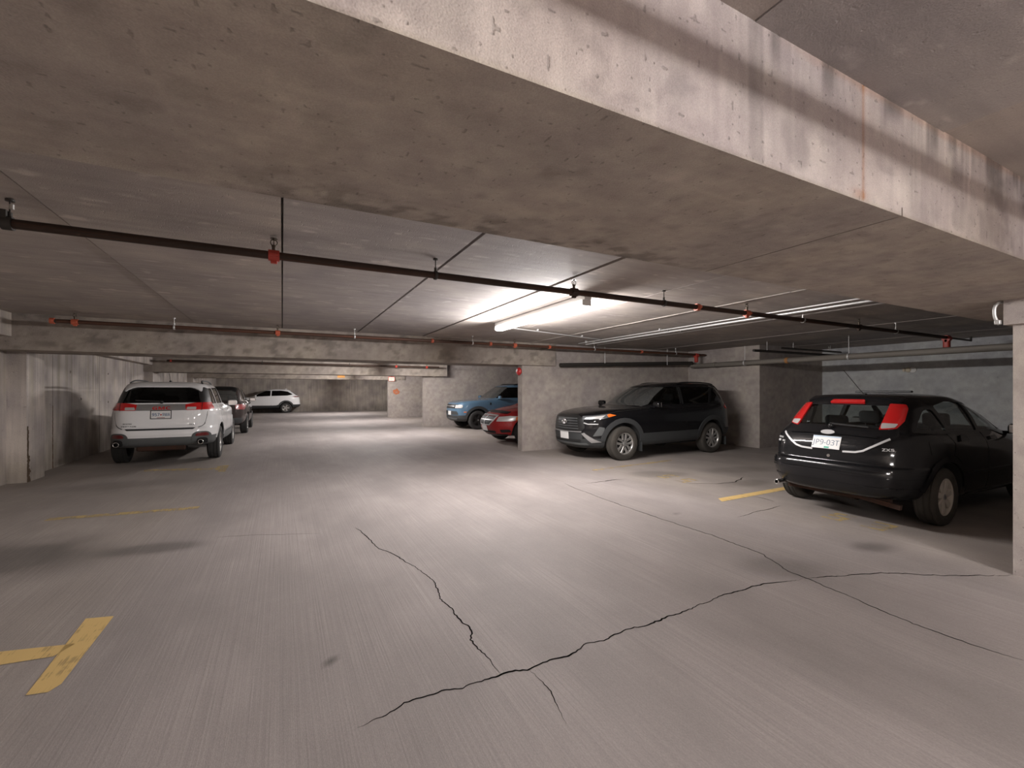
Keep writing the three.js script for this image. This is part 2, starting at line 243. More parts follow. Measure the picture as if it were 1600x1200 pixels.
// beams (soffit near 2.1 m to 2.2 m), x from the left wall to just past each pier
function streaks(x, y, top, s, k = 1) { const drip = fbm(x * 9, 3, s, 3), len = 0.12 + 0.75 * fbm(x * 4, 7, s + 3, 3) ** 1.6, fine = fbm(x * 40, y * 1.5, s + 5, 3); const in_ = smooth(len, len * 0.2, (top - y) / 0.5); return 1 - k * in_ * (0.35 * smooth(0.45, 0.7, drip) + 0.25 * (fine - 0.35)); }
const bigBeamColor = (x, y, z) => {
  if (z > -0.93 && y > 2.205) {                                   // near side: drip streaks, lime runs, old form joint, rust line
    let v = 1.35 * (1 + 0.30 * (fbm(x * 2.2, y * 3, 21, 5) - 0.5)) * streaks(x, y, 2.65, 40, 1.25), r = 0;
    v *= 1 + 0.22 * (fbm(x * 55, y * 1.2, 22, 3) - 0.5);
    const joint = Math.abs(x - 1.346 - 0.03 * (fbm(y * 14, 1, 25, 2) - 0.5)); v *= 1 - 0.24 * smooth(0.04, 0.03, joint) * (0.5 + fbm(x * 20, y * 12, 26, 3));
    const rust = Math.abs(x - 2.0); if (rust < 0.03) r = smooth(0.012, 0.003, rust) * 0.6; r += 0.35 * smooth(0.03, 0.0, 2.65 - y - 0.02 * fbm(x * 9, 0, 28, 3)) * smooth(1.3, 1.9, x);
    r += 0.5 * blob(x, y, 1.97, 2.225, 0.05, 0.018);
    const lime = Math.abs(x - 2.96 - 0.03 * (fbm(y * 9, 5, 29, 3) - 0.5)); v *= 1 + 0.35 * smooth(0.02, 0.0, lime) * smooth(2.3, 2.5, y);
    v *= 1 - 0.36 * smooth(0.50, 0.70, fbm(x * 5, y * 4 + 3, 33, 4)) * smooth(1.9, 3.2, x); v *= 1 - 0.18 * smooth(0.52, 0.62, fbm(x * 7, y * 7, 34, 5)) * smooth(0.5, 0.2, Math.abs(y - 2.3) * 4);
    const w = 1 + 0.02 * (fbm(x * 3, y * 3, 23, 3) - 0.5);
    return [v * w * (1 - r * 0.25), v * 0.985 * (1 - r * 0.62), v * 1.03 * (1 - r * 0.85)];
  }
  const sc = fbm(x * 5, z * 60, 41, 3), a = fbm(x * 1.4, z * 2.4, 42, 5);                     // soffit: scraped, patched, mould along the far arris
  const sp = fbm(x * 38, z * 38, 48, 2), bl = fbm(x * 9, z * 9, 49, 4); let v = 1.10 * (1 + 0.13 * (a - 0.5) + 0.17 * (sc - 0.5) + 0.14 * (sp - 0.5) - 0.16 * smooth(0.60, 0.74, bl));
  const m = fbm(x * 11, z * 15, 43, 5); v *= 1 - 0.38 * smooth(0.50, 0.60, m) * smooth(-1.62, -1.80, z) * smooth(-0.6, 0.3, x) * smooth(2.6, 1.6, x);
  v *= 1 + 0.14 * smooth(0.02, 0.0, Math.max(Math.abs(x - 1.157) - 0.05, Math.abs(z + 1.115) - 0.025)) * (0.4 + fbm(x * 30, z * 30, 44, 2));
  const line = Math.abs(x + 0.25 + 0.01 * fbm(z * 9, 2, 45, 2)); v *= 1 + 0.20 * smooth(0.014, 0.0, line) * fbm(x * 20, z * 14, 50, 2);
  return [v, v * 0.985, v * 0.955];
};
const crackSoffit = [];
const beamColor = (x, y, z) => {
  const m = fbm(x * 2.2 + z, y * 5 + z, 46, 5), d = fbm(x * 7, y * 12 + z, 47, 4); let v = (1 + 0.28 * (m - 0.5)) * (1 - 0.34 * smooth(0.52, 0.68, d) * smooth(0.4, 0.62, m + 0.1)) * streaks(x, y, 2.65, 60, 0.5);
  return [v, v * 0.985, v * 0.95];
};
const END = 6.1;
structure(mesh('concrete_beam', mergeGeometries([block(PIL_X - .25, 6.6, 2.235, CEIL + .11, -1.9, -0.92, bigBeamColor, { b: 50, c: 0.015 }), block(PIL_X - .25, 2.295, 2.2, 2.235, -1.9, -0.92, bigBeamColor, { b: 0.02, c: 0.0175 }), block(2.305, 6.6, 2.2, 2.235, -1.9, -0.92, bigBeamColor, { b: 0.02, c: 0.0175 })]), M.beam, scene), 'wide deep concrete beam overhead with drip-streaked side');
structure(mesh('concrete_beam', block(PIL_X - .25, END, 2.1, CEIL + .11, -10.4, -9.5, beamColor, { b: 0.08, c: 0.04 }), M.beam, scene), 'stained concrete beam over the pier with the red bell');
structure(mesh('concrete_beam', block(PIL_X - .25, END, 2.08, CEIL + .11, -18.7, -17.8, beamColor, { b: 0.2, c: 0.1 }), M.beam, scene), 'stained concrete beam over the pier by the blue SUV');
structure(mesh('concrete_beam', block(PIL_X - .25, END, 2.08, CEIL + .11, -25.9, -25.0, beamColor, { b: 0.2, c: 0.1 }), M.beam, scene), 'concrete beam with the exit sign');
structure(mesh('concrete_beam', block(PIL_X - .25, 6.6, 2.2, CEIL + .11, 7.6, 8.6, beamColor), M.beam, scene), 'concrete beam behind the camera bay');

// ceiling slab cast on sheets: each sheet a panel, open joints between them
const ceiling = new THREE.Group(); ceiling.name = 'ceiling'; structure(ceiling, 'low cast concrete ceiling with sheet joints'); scene.add(ceiling);
mesh('slab', block(WALL_X - .2, RIGHT_X + .2, CEIL + .10, CEIL + .30, BACK_Z - .4, FRONT_Z + .2), M.ceil[0], ceiling);
const bays = [[-9.5, -1.9], [-0.92, 7.6], [-17.8, -10.4], [-25.0, -18.7], [BACK_Z, -25.9]];
const JOINTS = []; for (let k = -3; k < 11; k++) JOINTS.push(0.0 + k * 1.345);
bays.forEach(([z0, z1], b) => {
  const edges = [WALL_X, ...JOINTS.filter((x) => x > WALL_X + .2 && x < RIGHT_X - .2), RIGHT_X];
  for (let i = 0; i < edges.length - 1; i++) {
    const GAPS = [0, 0.008, 0.011, 0.014, 0.032, 0.040, 0.012], gapOf = (k) => (b === 0 && GAPS[k]) || 0.005 + 0.003 * hash(k, b, 5), dy = 0.010 * hash(i, b, 9);   // the sheets parted a little more at some seams
    mesh('ceiling_panel', block(edges[i] + gapOf(i) / 2, edges[i + 1] - gapOf(i + 1) / 2, CEIL - 0.004 + dy, CEIL + 0.11, z0, z1), M.ceil[Math.floor(hash(i, b, 4) * 3)], ceiling);
    if (b === 0 && i === 7) {                                      // grout squeezed out of one seam
      const pts = []; for (let k = 0; k < 40; k++) pts.push(rbox(0.022 + 0.02 * hash(k, i, 1), 0.016, 0.24, 0.006, [edges[i] + 0.012 * (hash(k, i, 2) - .5), CEIL - 0.005 + 0.004 * hash(k, i, 3), z0 + 0.12 + (z1 - z0 - .24) * k / 39])); mesh('joint_ridge', merge(pts), M.ridge, ceiling);
    }
  }
});
// piers: cross walls between the bays, ends toward the aisle
const pierColor = (x, y, z) => { const a = fbm(x * 2 + z, y * 2 + z * 2, 55, 5), d = fbm(x * 6 + z, y * 6, 56, 4); let v = 1 + 0.16 * (a - 0.5) - 0.10 * smooth(0.58, 0.72, d); const dirt = smooth(0.5, 0.0, y + 0.5 * fbm(x * 4 + z * 4, 2, 57, 3)); v *= 1 - 0.22 * dirt * fbm(x * 9 + z * 9, y * 9, 58, 3); return [v, v * 0.992, v * (0.985 - .02 * a)]; };
const piers = [
  structure(mesh('wall_pier', block(5.2, 10.95, 0, CEIL + .11, -9.82, -9.6, pierColor, { c: 0.05, n: 0.05 }), M.pier, scene), 'grey concrete cross wall behind the black SUV'),
  structure(mesh('wall_pier', block(5.2, 11.2, 0, CEIL + .11, -18.35, -18.1, pierColor, { c: 0.07, n: 0.07 }), M.pier, scene), 'grey concrete cross wall behind the blue SUV'),
  structure(mesh('wall_pier', block(5.2, 11.2, 0, CEIL + .11, -25.3, -25.05, pierColor, { c: 0.1, n: 0.1 }), M.pier, scene), 'far concrete cross wall with orange paint marks'),
  structure(mesh('wall_pier', block(5.2, 13.7, 0, CEIL + .11, -1.36, -1.14, pierColor, { f: 0.1, n: 0.03, c: 0.1 }), M.pier, scene), 'cross wall end hiding the front of the black hatchback'),
];
mesh('corbel', block(5.15, 6.6, 2.0, 2.2, -1.40, -1.10, pierColor), M.pier, piers[3]);
// left wall: recessed bays between pilasters, deeper band under the ceiling
const leftColor = (x, y, z) => {
  const s = fbm(z * 9, y * 0.5, 66, 4), a = fbm(z * 1.6, y * 1.6, 67, 5), f = fbm(z * 30, y * 0.4, 68, 3);
  let v = 1.02 * (1 + 0.30 * (a - 0.5) + 0.26 * (s - 0.5)); const wet = smooth(0.75, 0.25, y + 0.9 * (fbm(z * 2.5, 4, 69, 4) - 0.5)); v *= 1 - 0.26 * wet;
  const run = smooth(0.60, 0.72, fbm(z * 14, 1, 70, 3)) * smooth(0.9, 2.2, y + 0.6 * f); v *= 1 - 0.2 * run;
  return [v, v * (0.985 - 0.02 * wet), v * (0.975 - 0.08 * wet - 0.08 * run)];
};
const wallLeft = structure(mesh('wall_left', mergeGeometries([
  block(WALL_X - 0.3, WALL_X, 0, CEIL + .11, BACK_Z - .3, FRONT_Z + .2, leftColor, { p: 0.07 }),
  block(WALL_X - 0.05, PIL_X, 2.3, CEIL + .11, BACK_Z, FRONT_Z, leftColor, { p: 0.1 }),
  ...[[-10.56, -9.95], [-18.9, -17.84], [-26.0, -25.04], [-1.86, -0.95]].map(([a, b]) => block(WALL_X - 0.05, PIL_X, 0, 2.31, a, b, leftColor, { p: 0.05, c: 0.05 })),
]), M.wall, scene), 'streaked concrete left wall with pilasters and a deep top band');
for (const [z, y] of [[-12.35, 1.86], [-12.9, 1.3], [-14.6, 1.9], [-8.2, 1.6], [-14.6, 1.2]]) mesh('tie_hole', xf(new THREE.TorusGeometry(0.022, 0.007, 8, 18), [WALL_X + 0.002, y, z], [0, Math.PI / 2, 0]), M.ceil[0], wallLeft);
{ const g = []; for (let k = 0; k < 26; k++) g.push(box(0.006, 0.05, 0.012 + 0.02 * hash(k, 1, 3) * (1 - k / 26), [WALL_X + 0.002, 0.02 + k * 0.046, -11.55 + 0.01 * (hash(k, 2, 2) - .5)])); mesh('rust_stain', merge(g), std({ color: rgb(0.10, 0.055, 0.03), roughness: 1 }), wallLeft); }
{ const g = []; for (let k = 0; k < 30; k++) { const w = 0.03 + 0.10 * hash(k, 4, 3) * (1 - k / 34); g.push(box(0.004, 0.035, w, [PIL_X + 0.002, 0.015 + k * 0.03, -9.97 - w / 2 + 0.02 * (hash(k, 5, 2) - .5)])); } mesh('damp_stain', merge(g), std({ color: rgb(0.16, 0.115, 0.08), map: texGrime, roughness: 1 }), wallLeft); }
for (const z of [-11.55, -14.0, -16.45, -7.2, -20.5, -22.9]) mesh('wall_joint', box(0.004, 2.3, 0.008, [WALL_X + 0.001, 1.15, z]), M.crackFine, wallLeft);
// right: stepped wall behind the stalls
const coolColor = (x, y, z) => { const a = fbm(z * 1.2 + x, y * 1.6, 76, 5), b = fbm(z * 5, y * 3 + x, 77, 4); const v = 1 + 0.22 * (a - 0.5) + 0.14 * (b - 0.5); return [v, v, v]; };
structure(mesh('wall_right', block(RIGHT_X, RIGHT_X + .3, 0, CEIL + .11, STEP_Z - .3, FRONT_Z + .2, coolColor, { n: 0.1 }), M.wallCool, scene), 'cool grey concrete wall behind the black hatchback');
mesh('wall_joint', box(0.006, 2.6, 0.012, [RIGHT_X - 0.002, 1.3, -2.85]), M.crackFine, scene.getObjectByName('wall_right'));
structure(mesh('wall_step', mergeGeometries([block(STEP_X, RIGHT_X + .3, 0, CEIL + .11, STEP_Z - .3, STEP_Z, pierColor, { c: 0.07, n: 0.05 }), block(STEP_X, STEP_X + .3, 0, CEIL + .11, -9.7, STEP_Z - .3, pierColor, { n: 0.05 })]), M.pier, scene), 'concrete wall corner stepping out behind the black SUV');
structure(mesh('wall_right_far', block(11.2, 11.5, 0, CEIL + .11, BACK_Z - .3, -9.7, pierColor), M.pier, scene), 'concrete wall at the far right bays');
structure(mesh('wall_back', block(WALL_X - .3, 11.5, 0, CEIL + .11, BACK_Z - .3, BACK_Z, (x, y, z) => { const s = fbm(x * 4, y * 0.5, 86, 4), a = fbm(x * .9, y * 1.5, 87, 5), w = smooth(0.7, 0.1, y + 0.9 * (fbm(x * 1.4, 2, 88, 4) - .5)); const v = 0.92 * (1 + 0.4 * (a - .5) + 0.35 * (s - .5)) * (1 - 0.3 * w); return [v, v * .98, v * .93]; }, { c: 0.1 }), M.wall, scene), 'far streaked concrete end wall behind the white crossover');
structure(mesh('wall_front', block(WALL_X - .3, RIGHT_X + .3, 0, CEIL + .11, FRONT_Z, FRONT_Z + .3), M.wall, scene), 'plain concrete wall closing the garage behind');

// ---------------------------------------------------------------- car workshop (x forward from the rear axle, y up, z to the right-hand side)
const font = await new FontLoader().loadAsync('fonts/droid/droid_sans_bold.typeface.json');
const paintOf = (r, g, b, o = {}) => phy({ color: rgb(r, g, b), roughness: 0.5, specularIntensity: 0.15, metalness: 0.0, clearcoat: 1, clearcoatRoughness: 0.05, ...o });
const C = {
  black: paintOf(0.005, 0.005, 0.006, { clearcoat: 0.8 }), white: paintOf(0.80, 0.80, 0.80, { roughness: 0.5 }), red: paintOf(0.30, 0.018, 0.018, { metalness: 0.1 }), blue: paintOf(0.085, 0.155, 0.23, { metalness: 0.1 }), brown: paintOf(0.035, 0.026, 0.024),
  blackDusty: phy({ color: rgb(0.007, 0.007, 0.008), roughness: 0.5, specularIntensity: 0.15, clearcoat: 0.8, clearcoatRoughness: 0.10 }),
  plastic: std({ color: rgb(0.032, 0.034, 0.035), roughness: 0.62 }), plasticGrey: std({ color: rgb(0.085, 0.09, 0.09), roughness: 0.6 }), trimBlack: std({ color: rgb(0.012, 0.012, 0.012), roughness: 0.4 }),
  well: std({ color: rgb(0.012, 0.012, 0.012), roughness: 0.95 }), lining: std({ color: rgb(0.035, 0.034, 0.033), roughness: 0.9 }), liningPale: std({ color: rgb(0.12, 0.115, 0.11), roughness: 0.9 }), seat: std({ color: rgb(0.03, 0.03, 0.031), roughness: 0.9 }),
  rubber: std({ color: rgb(0.028, 0.027, 0.026), roughness: 0.85 }), rubberDusty: std({ color: rgb(0.075, 0.072, 0.068), map: texGrime, roughness: 0.92 }),
  alloy: std({ color: rgb(0.50, 0.49, 0.47), roughness: 0.32, metalness: 0.75 }), alloyDull: std({ color: rgb(0.56, 0.52, 0.46), roughness: 0.5, metalness: 0.1 }), alloyDark: std({ color: rgb(0.03, 0.03, 0.03), roughness: 0.5, metalness: 0.5 }), disc: std({ color: rgb(0.03, 0.028, 0.025), roughness: 0.6, metalness: 0.6 }),
  chrome: std({ color: rgb(0.78, 0.78, 0.78), roughness: 0.12, metalness: 1 }), silver: std({ color: rgb(0.42, 0.42, 0.42), roughness: 0.35, metalness: 0.7 }),
  glassClear: phy({ color: rgb(0.62, 0.66, 0.65), transmission: 1, thickness: 0, roughness: 0.02, ior: 1.5 }), glassDark: phy({ color: rgb(0.035, 0.038, 0.04), transmission: 1, thickness: 0, roughness: 0.02, ior: 1.5 }), glassMid: phy({ color: rgb(0.22, 0.24, 0.24), transmission: 1, thickness: 0, roughness: 0.02, ior: 1.5 }),
  lampRed: phy({ color: rgb(0.55, 0.012, 0.012), roughness: 0.25, clearcoat: 1, clearcoatRoughness: 0.04 }), lampDeep: phy({ color: rgb(0.14, 0.008, 0.008), roughness: 0.3, clearcoat: 1 }), lampClear: phy({ color: rgb(0.50, 0.49, 0.48), roughness: 0.35, metalness: 0.1, clearcoat: 0.6, clearcoatRoughness: 0.2 }), lampGrey: phy({ color: rgb(0.18, 0.19, 0.20), roughness: 0.2, metalness: 0.5, clearcoat: 1 }), lampAmber: phy({ color: rgb(0.75, 0.16, 0.015), roughness: 0.3, clearcoat: 1 }),
  bright: std({ color: rgb(0.60, 0.60, 0.60), roughness: 0.42, metalness: 0.15 }), glassScreen: phy({ color: rgb(0.34, 0.35, 0.34), transmission: 0.84, thickness: 0, roughness: 0.04, ior: 2.0 }), lampDusk: phy({ color: rgb(0.24, 0.03, 0.03), roughness: 0.35, clearcoat: 0.7 }),
  rustPart: std({ color: rgb(0.30, 0.24, 0.20), map: texRust, roughness: 0.9 }), plateWhite: std({ color: rgb(0.8, 0.8, 0.79), roughness: 0.5 }),
};
// rings of the body: [rear x, rear y, front x, front y, half width, rear squareness, front squareness, band]; the skin is lofted smoothly through them
function ringPoint(r, ang) {                                    // ang 0 = front centre, PI = rear centre, right half
  const xc = lerp(r[0], r[2], 0.5), front = Math.cos(ang) >= 0, n = front ? r[6] : r[5], c = Math.cos(ang), s = Math.sin(ang), k = (Math.abs(c) ** n + Math.abs(s) ** n) ** (-1 / n);
  const x = xc + (r[2] - xc) * k * c, z = r[4] * k * s, t = clamp((x - r[0]) / (r[2] - r[0] || 1));
  return [x, lerp(r[1], r[3], t) + (r[8] || 0) * 4 * t * (1 - t), z];
}
function loft(rings, nA, sub) {
  const HA = nA, cols = [];                                      // columns: right half angles then mirrored
  for (let i = 0; i <= HA; i++) cols.push([Math.PI * i / HA, 1]);
  for (let i = HA - 1; i > 0; i--) cols.push([Math.PI * i / HA, -1]);
  const W = cols.length, key = rings.map((r) => cols.map(([a, s]) => { const p = ringPoint(r, a); return [p[0], p[1], p[2] * s]; }));
  const rows = [], bands = [], K = rings.length;
  for (let k = 0; k < K - 1; k++) for (let q = 0; q < sub; q++) {
    const t = q / sub, row = [];
    for (let c = 0; c < W; c++) {
      const p0 = key[Math.max(0, k - 1)][c], p1 = key[k][c], p2 = key[k + 1][c], p3 = key[Math.min(K - 1, k + 2)][c], D = (a, b) => Math.max(1e-4, Math.hypot(a[0] - b[0], a[1] - b[1], a[2] - b[2])), d0 = D(p0, p1), d1 = D(p1, p2), d2 = D(p2, p3), o = [];
      for (let e = 0; e < 3; e++) {
        const s0 = (p1[e] - p0[e]) / d0, s1 = (p2[e] - p1[e]) / d1, s2 = (p3[e] - p2[e]) / d2;
        const lim = (a, b, da, db) => (a * b <= 0 ? 0 : 3 * (da + db) / ((2 * db + da) / a + (db + 2 * da) / b));
        const m1 = k === 0 ? s1 : lim(s0, s1, d0, d1), m2 = k === K - 2 ? s1 : lim(s1, s2, d1, d2), t2 = t * t, t3 = t2 * t;
        o.push((2 * t3 - 3 * t2 + 1) * p1[e] + (t3 - 2 * t2 + t) * d1 * m1 + (-2 * t3 + 3 * t2) * p2[e] + (t3 - t2) * d1 * m2);
      }
      row.push(o);
    }
    rows.push(row); bands.push(rings[k][7] || 0);
  }
  rows.push(key[K - 1]);
  const pos = [], idx = [[], []]; rows.forEach((r) => r.forEach((p) => pos.push(...p)));
  for (let j = 0; j < rows.length - 1; j++) for (let i = 0; i < W; i++) { const i2 = (i + 1) % W, a = j * W + i, b = j * W + i2, c = a + W, d = b + W; idx[bands[j] ? 1 : 0].push(a, c, b, b, c, d); }
  const cen = (row) => { let x = 0, y = 0; row.forEach((p) => { x += p[0]; y += p[1]; }); return [x / W, y / W, 0]; };
  const b0 = pos.length / 3; pos.push(...cen(rows[0])); const t0 = pos.length / 3; pos.push(...cen(rows[rows.length - 1]));
  for (let i = 0; i < W; i++) { const i2 = (i + 1) % W, top = (rows.length - 1) * W; idx[bands[0] ? 1 : 0].push(b0, i, i2); idx[bands[bands.length - 1] ? 1 : 0].push(t0, top + i2, top + i); }
  const g = new THREE.BufferGeometry(); g.setAttribute('position', new THREE.Float32BufferAttribute(pos, 3)); g.setIndex([...idx[0], ...idx[1]]);
  g.addGroup(0, idx[0].length, 0); if (idx[1].length) g.addGroup(idx[0].length, idx[1].length, 1);
  g.computeVertexNormals(); return g;
}
function prism(poly, from, to, axis, sign = 1) {                 // poly in (x, y) along z, or (z, y) along x
  const g = new THREE.ExtrudeGeometry(new THREE.Shape(poly.map(([a, b]) => new THREE.Vector2(a, b))), { depth: to - from, bevelEnabled: false });
  if (axis === 'z') g.translate(0, 0, from);
  else { g.rotateY(-Math.PI / 2); g.translate(to, 0, 0); }
  for (const k of Object.keys(g.attributes)) if (!['position', 'normal'].includes(k)) g.deleteAttribute(k);
  g.clearGroups(); return g;
}
const evaluator = new Evaluator(); evaluator.attributes = ['position', 'normal']; evaluator.useGroups = true;
function splitGroups(brush) {                                    // one geometry for each material of a cut body
  const mats = Array.isArray(brush.material) ? brush.material : [brush.material], g = brush.geometry, out = new Map(), P = g.attributes.position, N = g.attributes.normal;
  const groups = g.groups.length ? g.groups : [{ start: 0, count: g.index ? g.index.count : P.count, materialIndex: 0 }];
  for (const gr of groups) { const m = mats[gr.materialIndex]; if (!out.has(m)) out.set(m, { p: [], n: [] }); const o = out.get(m); for (let i = gr.start; i < gr.start + gr.count; i++) { const v = g.index ? g.index.getX(i) : i; o.p.push(P.getX(v), P.getY(v), P.getZ(v)); o.n.push(N.getX(v), N.getY(v), N.getZ(v)); } }
  return [...out].map(([m, o]) => { const q = new THREE.BufferGeometry(); q.setAttribute('position', new THREE.Float32BufferAttribute(o.p, 3)); q.setAttribute('normal', new THREE.Float32BufferAttribute(o.n, 3)); return [m, mergeVertices(q, 1e-5)]; });
}
function quarters(g, xm) {                                       // the four wheel wells, each a part of its own
  const q = g.toNonIndexed(), P = q.attributes.position.array, N = q.attributes.normal.array, o = [0, 1, 2, 3].map(() => [[], []]);
  for (let i = 0; i < P.length; i += 9) { const k = ((P[i] + P[i + 3] + P[i + 6]) / 3 > xm ? 2 : 0) + (P[i + 2] + P[i + 5] + P[i + 8] > 0 ? 1 : 0); for (let e = 0; e < 9; e++) { o[k][0].push(P[i + e]); o[k][1].push(N[i + e]); } }
  return o.filter((a) => a[0].length).map(([p, n]) => { const r = new THREE.BufferGeometry(); r.setAttribute('position', new THREE.Float32BufferAttribute(p, 3)); r.setAttribute('normal', new THREE.Float32BufferAttribute(n, 3)); return r; });
}
const inBox = (poly, x0, x1, y0, y1) => {                        // clip a polygon to a cell
  const cut = (pts, inside, hit) => { const o = []; for (let i = 0; i < pts.length; i++) { const a = pts[i], b = pts[(i + 1) % pts.length], ia = inside(a), ib = inside(b); if (ia) o.push(a); if (ia !== ib) o.push(hit(a, b)); } return o; };
  const X = (v) => (a, b) => [v, a[1] + (b[1] - a[1]) * (v - a[0]) / (b[0] - a[0])], Y = (v) => (a, b) => [a[0] + (b[0] - a[0]) * (v - a[1]) / (b[1] - a[1]), v];
  let p = cut(poly, (q) => q[0] >= x0, X(x0)); if (p.length) p = cut(p, (q) => q[0] <= x1, X(x1)); if (p.length) p = cut(p, (q) => q[1] >= y0, Y(y0)); if (p.length) p = cut(p, (q) => q[1] <= y1, Y(y1)); return p;
};
class Body {
  constructor(geo) { this.geo = geo.clone(); this.bvh = new MeshBVH(this.geo); this.ray = new THREE.Ray(); }
  hit(from, a, b) {                                              // from: 'R' 'L' sides in (x, y); 'B' back, 'F' front in (z, y); 'T' top in (x, z)
    if (from.length === 2) {                                       // diagonal views of a corner: a runs along the level line across that view
      const fx = from[0] === 'F' ? 1 : -1, sz = from[1] === 'R' ? 1 : -1, q = Math.SQRT1_2; this.ray.origin.set(-fx * a * q + fx * 8 * q + 1.3, b, sz * a * q + sz * 8 * q); this.ray.direction.set(-fx * q, 0, -sz * q);
    } else {
    const o = { R: [a, b, 4], L: [a, b, -4], B: [-6, b, a], F: [9, b, a], T: [a, 4, b] }[from], d = { R: [0, 0, -1], L: [0, 0, 1], B: [1, 0, 0], F: [-1, 0, 0], T: [0, -1, 0] }[from];
    this.ray.origin.set(...o); this.ray.direction.set(...d); }
    const h = this.bvh.raycastFirst(this.ray, THREE.DoubleSide); if (!h) return null;
    const N = this.geo.attributes.normal, f = h.face, w = h.barycoord, n = new THREE.Vector3();
    [[f.a, w.x], [f.b, w.y], [f.c, w.z]].forEach(([i, k]) => n.add(new THREE.Vector3(N.getX(i), N.getY(i), N.getZ(i)).multiplyScalar(k))); n.normalize();
    return { p: h.point.clone(), n };
  }
  patch(from, poly, off, cell = 0.06, skirt = true) {            // a skin panel of that outline, lying on the body
    let x0 = 1e9, x1 = -1e9, y0 = 1e9, y1 = -1e9; for (const [a, b] of poly) { x0 = Math.min(x0, a); x1 = Math.max(x1, a); y0 = Math.min(y0, b); y1 = Math.max(y1, b); }
    const nx = Math.max(1, Math.ceil((x1 - x0) / cell)), ny = Math.max(1, Math.ceil((y1 - y0) / cell)), pos = [], nor = [], idx = [], keys = new Map();
    const vert = (a, b) => { const k = `${Math.round(a * 2e4)},${Math.round(b * 2e4)}`; if (keys.has(k)) return keys.get(k); const h = this.hit(from, a, b); let i = -1; if (h) { i = pos.length / 3; const p = h.p.addScaledVector(h.n, off); pos.push(p.x, p.y, p.z); nor.push(h.n.x, h.n.y, h.n.z); } keys.set(k, i); return i; };
    const flip = from === 'L' || from === 'F' || from === 'T' ? 1 : 0;
    for (let i = 0; i < nx; i++) for (let j = 0; j < ny; j++) {
      const c = inBox(poly, x0 + (x1 - x0) * i / nx, x0 + (x1 - x0) * (i + 1) / nx, y0 + (y1 - y0) * j / ny, y0 + (y1 - y0) * (j + 1) / ny);
      const q = c.filter((p, k) => { const m = c[(k + 1) % c.length]; return Math.hypot(p[0] - m[0], p[1] - m[1]) > 1e-5; }); if (q.length < 3) continue;
      for (const t of THREE.ShapeUtils.triangulateShape(q.map((p) => new THREE.Vector2(...p)), [])) { const v = t.map((k) => vert(...q[k])); if (v.includes(-1) || v[0] === v[1] || v[1] === v[2] || v[0] === v[2]) continue; idx.push(v); }
    }
    const tris = []; const P = (i) => new THREE.Vector3(pos[3 * i], pos[3 * i + 1], pos[3 * i + 2]);
    for (const v of idx) { const n = P(v[1]).sub(P(v[0])).cross(P(v[2]).sub(P(v[0]))); const m = new THREE.Vector3(nor[3 * v[0]], nor[3 * v[0] + 1], nor[3 * v[0] + 2]); tris.push(n.dot(m) < 0 ? [v[0], v[2], v[1]] : v); }
    if (skirt && off > 0) {
      const edges = new Map(); for (const t of tris) for (let k = 0; k < 3; k++) { const a = t[k], b = t[(k + 1) % 3], r = `${b},${a}`; if (edges.has(r)) edges.delete(r); else edges.set(`${a},${b}`, [a, b]); }
      for (const [a, b] of edges.values()) { const o = pos.length / 3, A = P(a), B = P(b), na = new THREE.Vector3(nor[3 * a], nor[3 * a + 1], nor[3 * a + 2]), nb = new THREE.Vector3(nor[3 * b], nor[3 * b + 1], nor[3 * b + 2]), A2 = A.clone().addScaledVector(na, -off - 0.004), B2 = B.clone().addScaledVector(nb, -off - 0.004), out = B.clone().sub(A).cross(na).normalize();
        for (const q of [A, B, A2, B2]) { pos.push(q.x, q.y, q.z); nor.push(out.x, out.y, out.z); } tris.push([o, o + 2, o + 1], [o + 1, o + 2, o + 3]); }
    }
    const g = new THREE.BufferGeometry(); g.setAttribute('position', new THREE.Float32BufferAttribute(pos, 3)); g.setAttribute('normal', new THREE.Float32BufferAttribute(nor, 3)); g.setIndex(tris.flat()); return g;
  }
  seat(from, a, b, geo, off = 0.002, roll = 0) {                 // put a small flat thing (built facing +z, up +y) onto the skin
    const h = this.hit(from, a, b); if (!h) return geo; const z = h.n, up = new THREE.Vector3(0, 1, 0), x = up.clone().cross(z).normalize(), y = z.clone().cross(x);
    if (roll) geo.rotateZ(roll); geo.applyMatrix4(new THREE.Matrix4().makeBasis(x, y, z).setPosition(h.p.addScaledVector(z, off))); return geo;
  }
}
// corner outlines are given as [x, |z|, y] points near the skin
const corner = (from, pts) => pts.map(([x, z, y]) => { const fx = from === 'F' ? 1 : -1; return [(z - fx * (x - 1.3)) * Math.SQRT1_2, y]; });
const mirrorX = (poly) => poly.map(([a, b]) => [-a, b]).reverse();
const arc = (cx, cy, r, a0, a1, n = 16) => Array.from({ length: n + 1 }, (_, i) => { const a = lerp(a0, a1, i / n) * Math.PI / 180; return [cx + r * Math.cos(a), cy + r * Math.sin(a)]; });
const roundPoly = (poly, r, n = 4) => { const o = []; poly.forEach((p, i) => { const a = poly[(i + poly.length - 1) % poly.length], b = poly[(i + 1) % poly.length], la = Math.hypot(a[0] - p[0], a[1] - p[1]), lb = Math.hypot(b[0] - p[0], b[1] - p[1]), ra = Math.min(r, la / 2.1) / la, rb = Math.min(r, lb / 2.1) / lb, s = [lerp(p[0], a[0], ra), lerp(p[1], a[1], ra)], e = [lerp(p[0], b[0], rb), lerp(p[1], b[1], rb)]; for (let k = 0; k <= n; k++) { const t = k / n; o.push([(1 - t) ** 2 * s[0] + 2 * t * (1 - t) * p[0] + t * t * e[0], (1 - t) ** 2 * s[1] + 2 * t * (1 - t) * p[1] + t * t * e[1]]); } }); return o; };
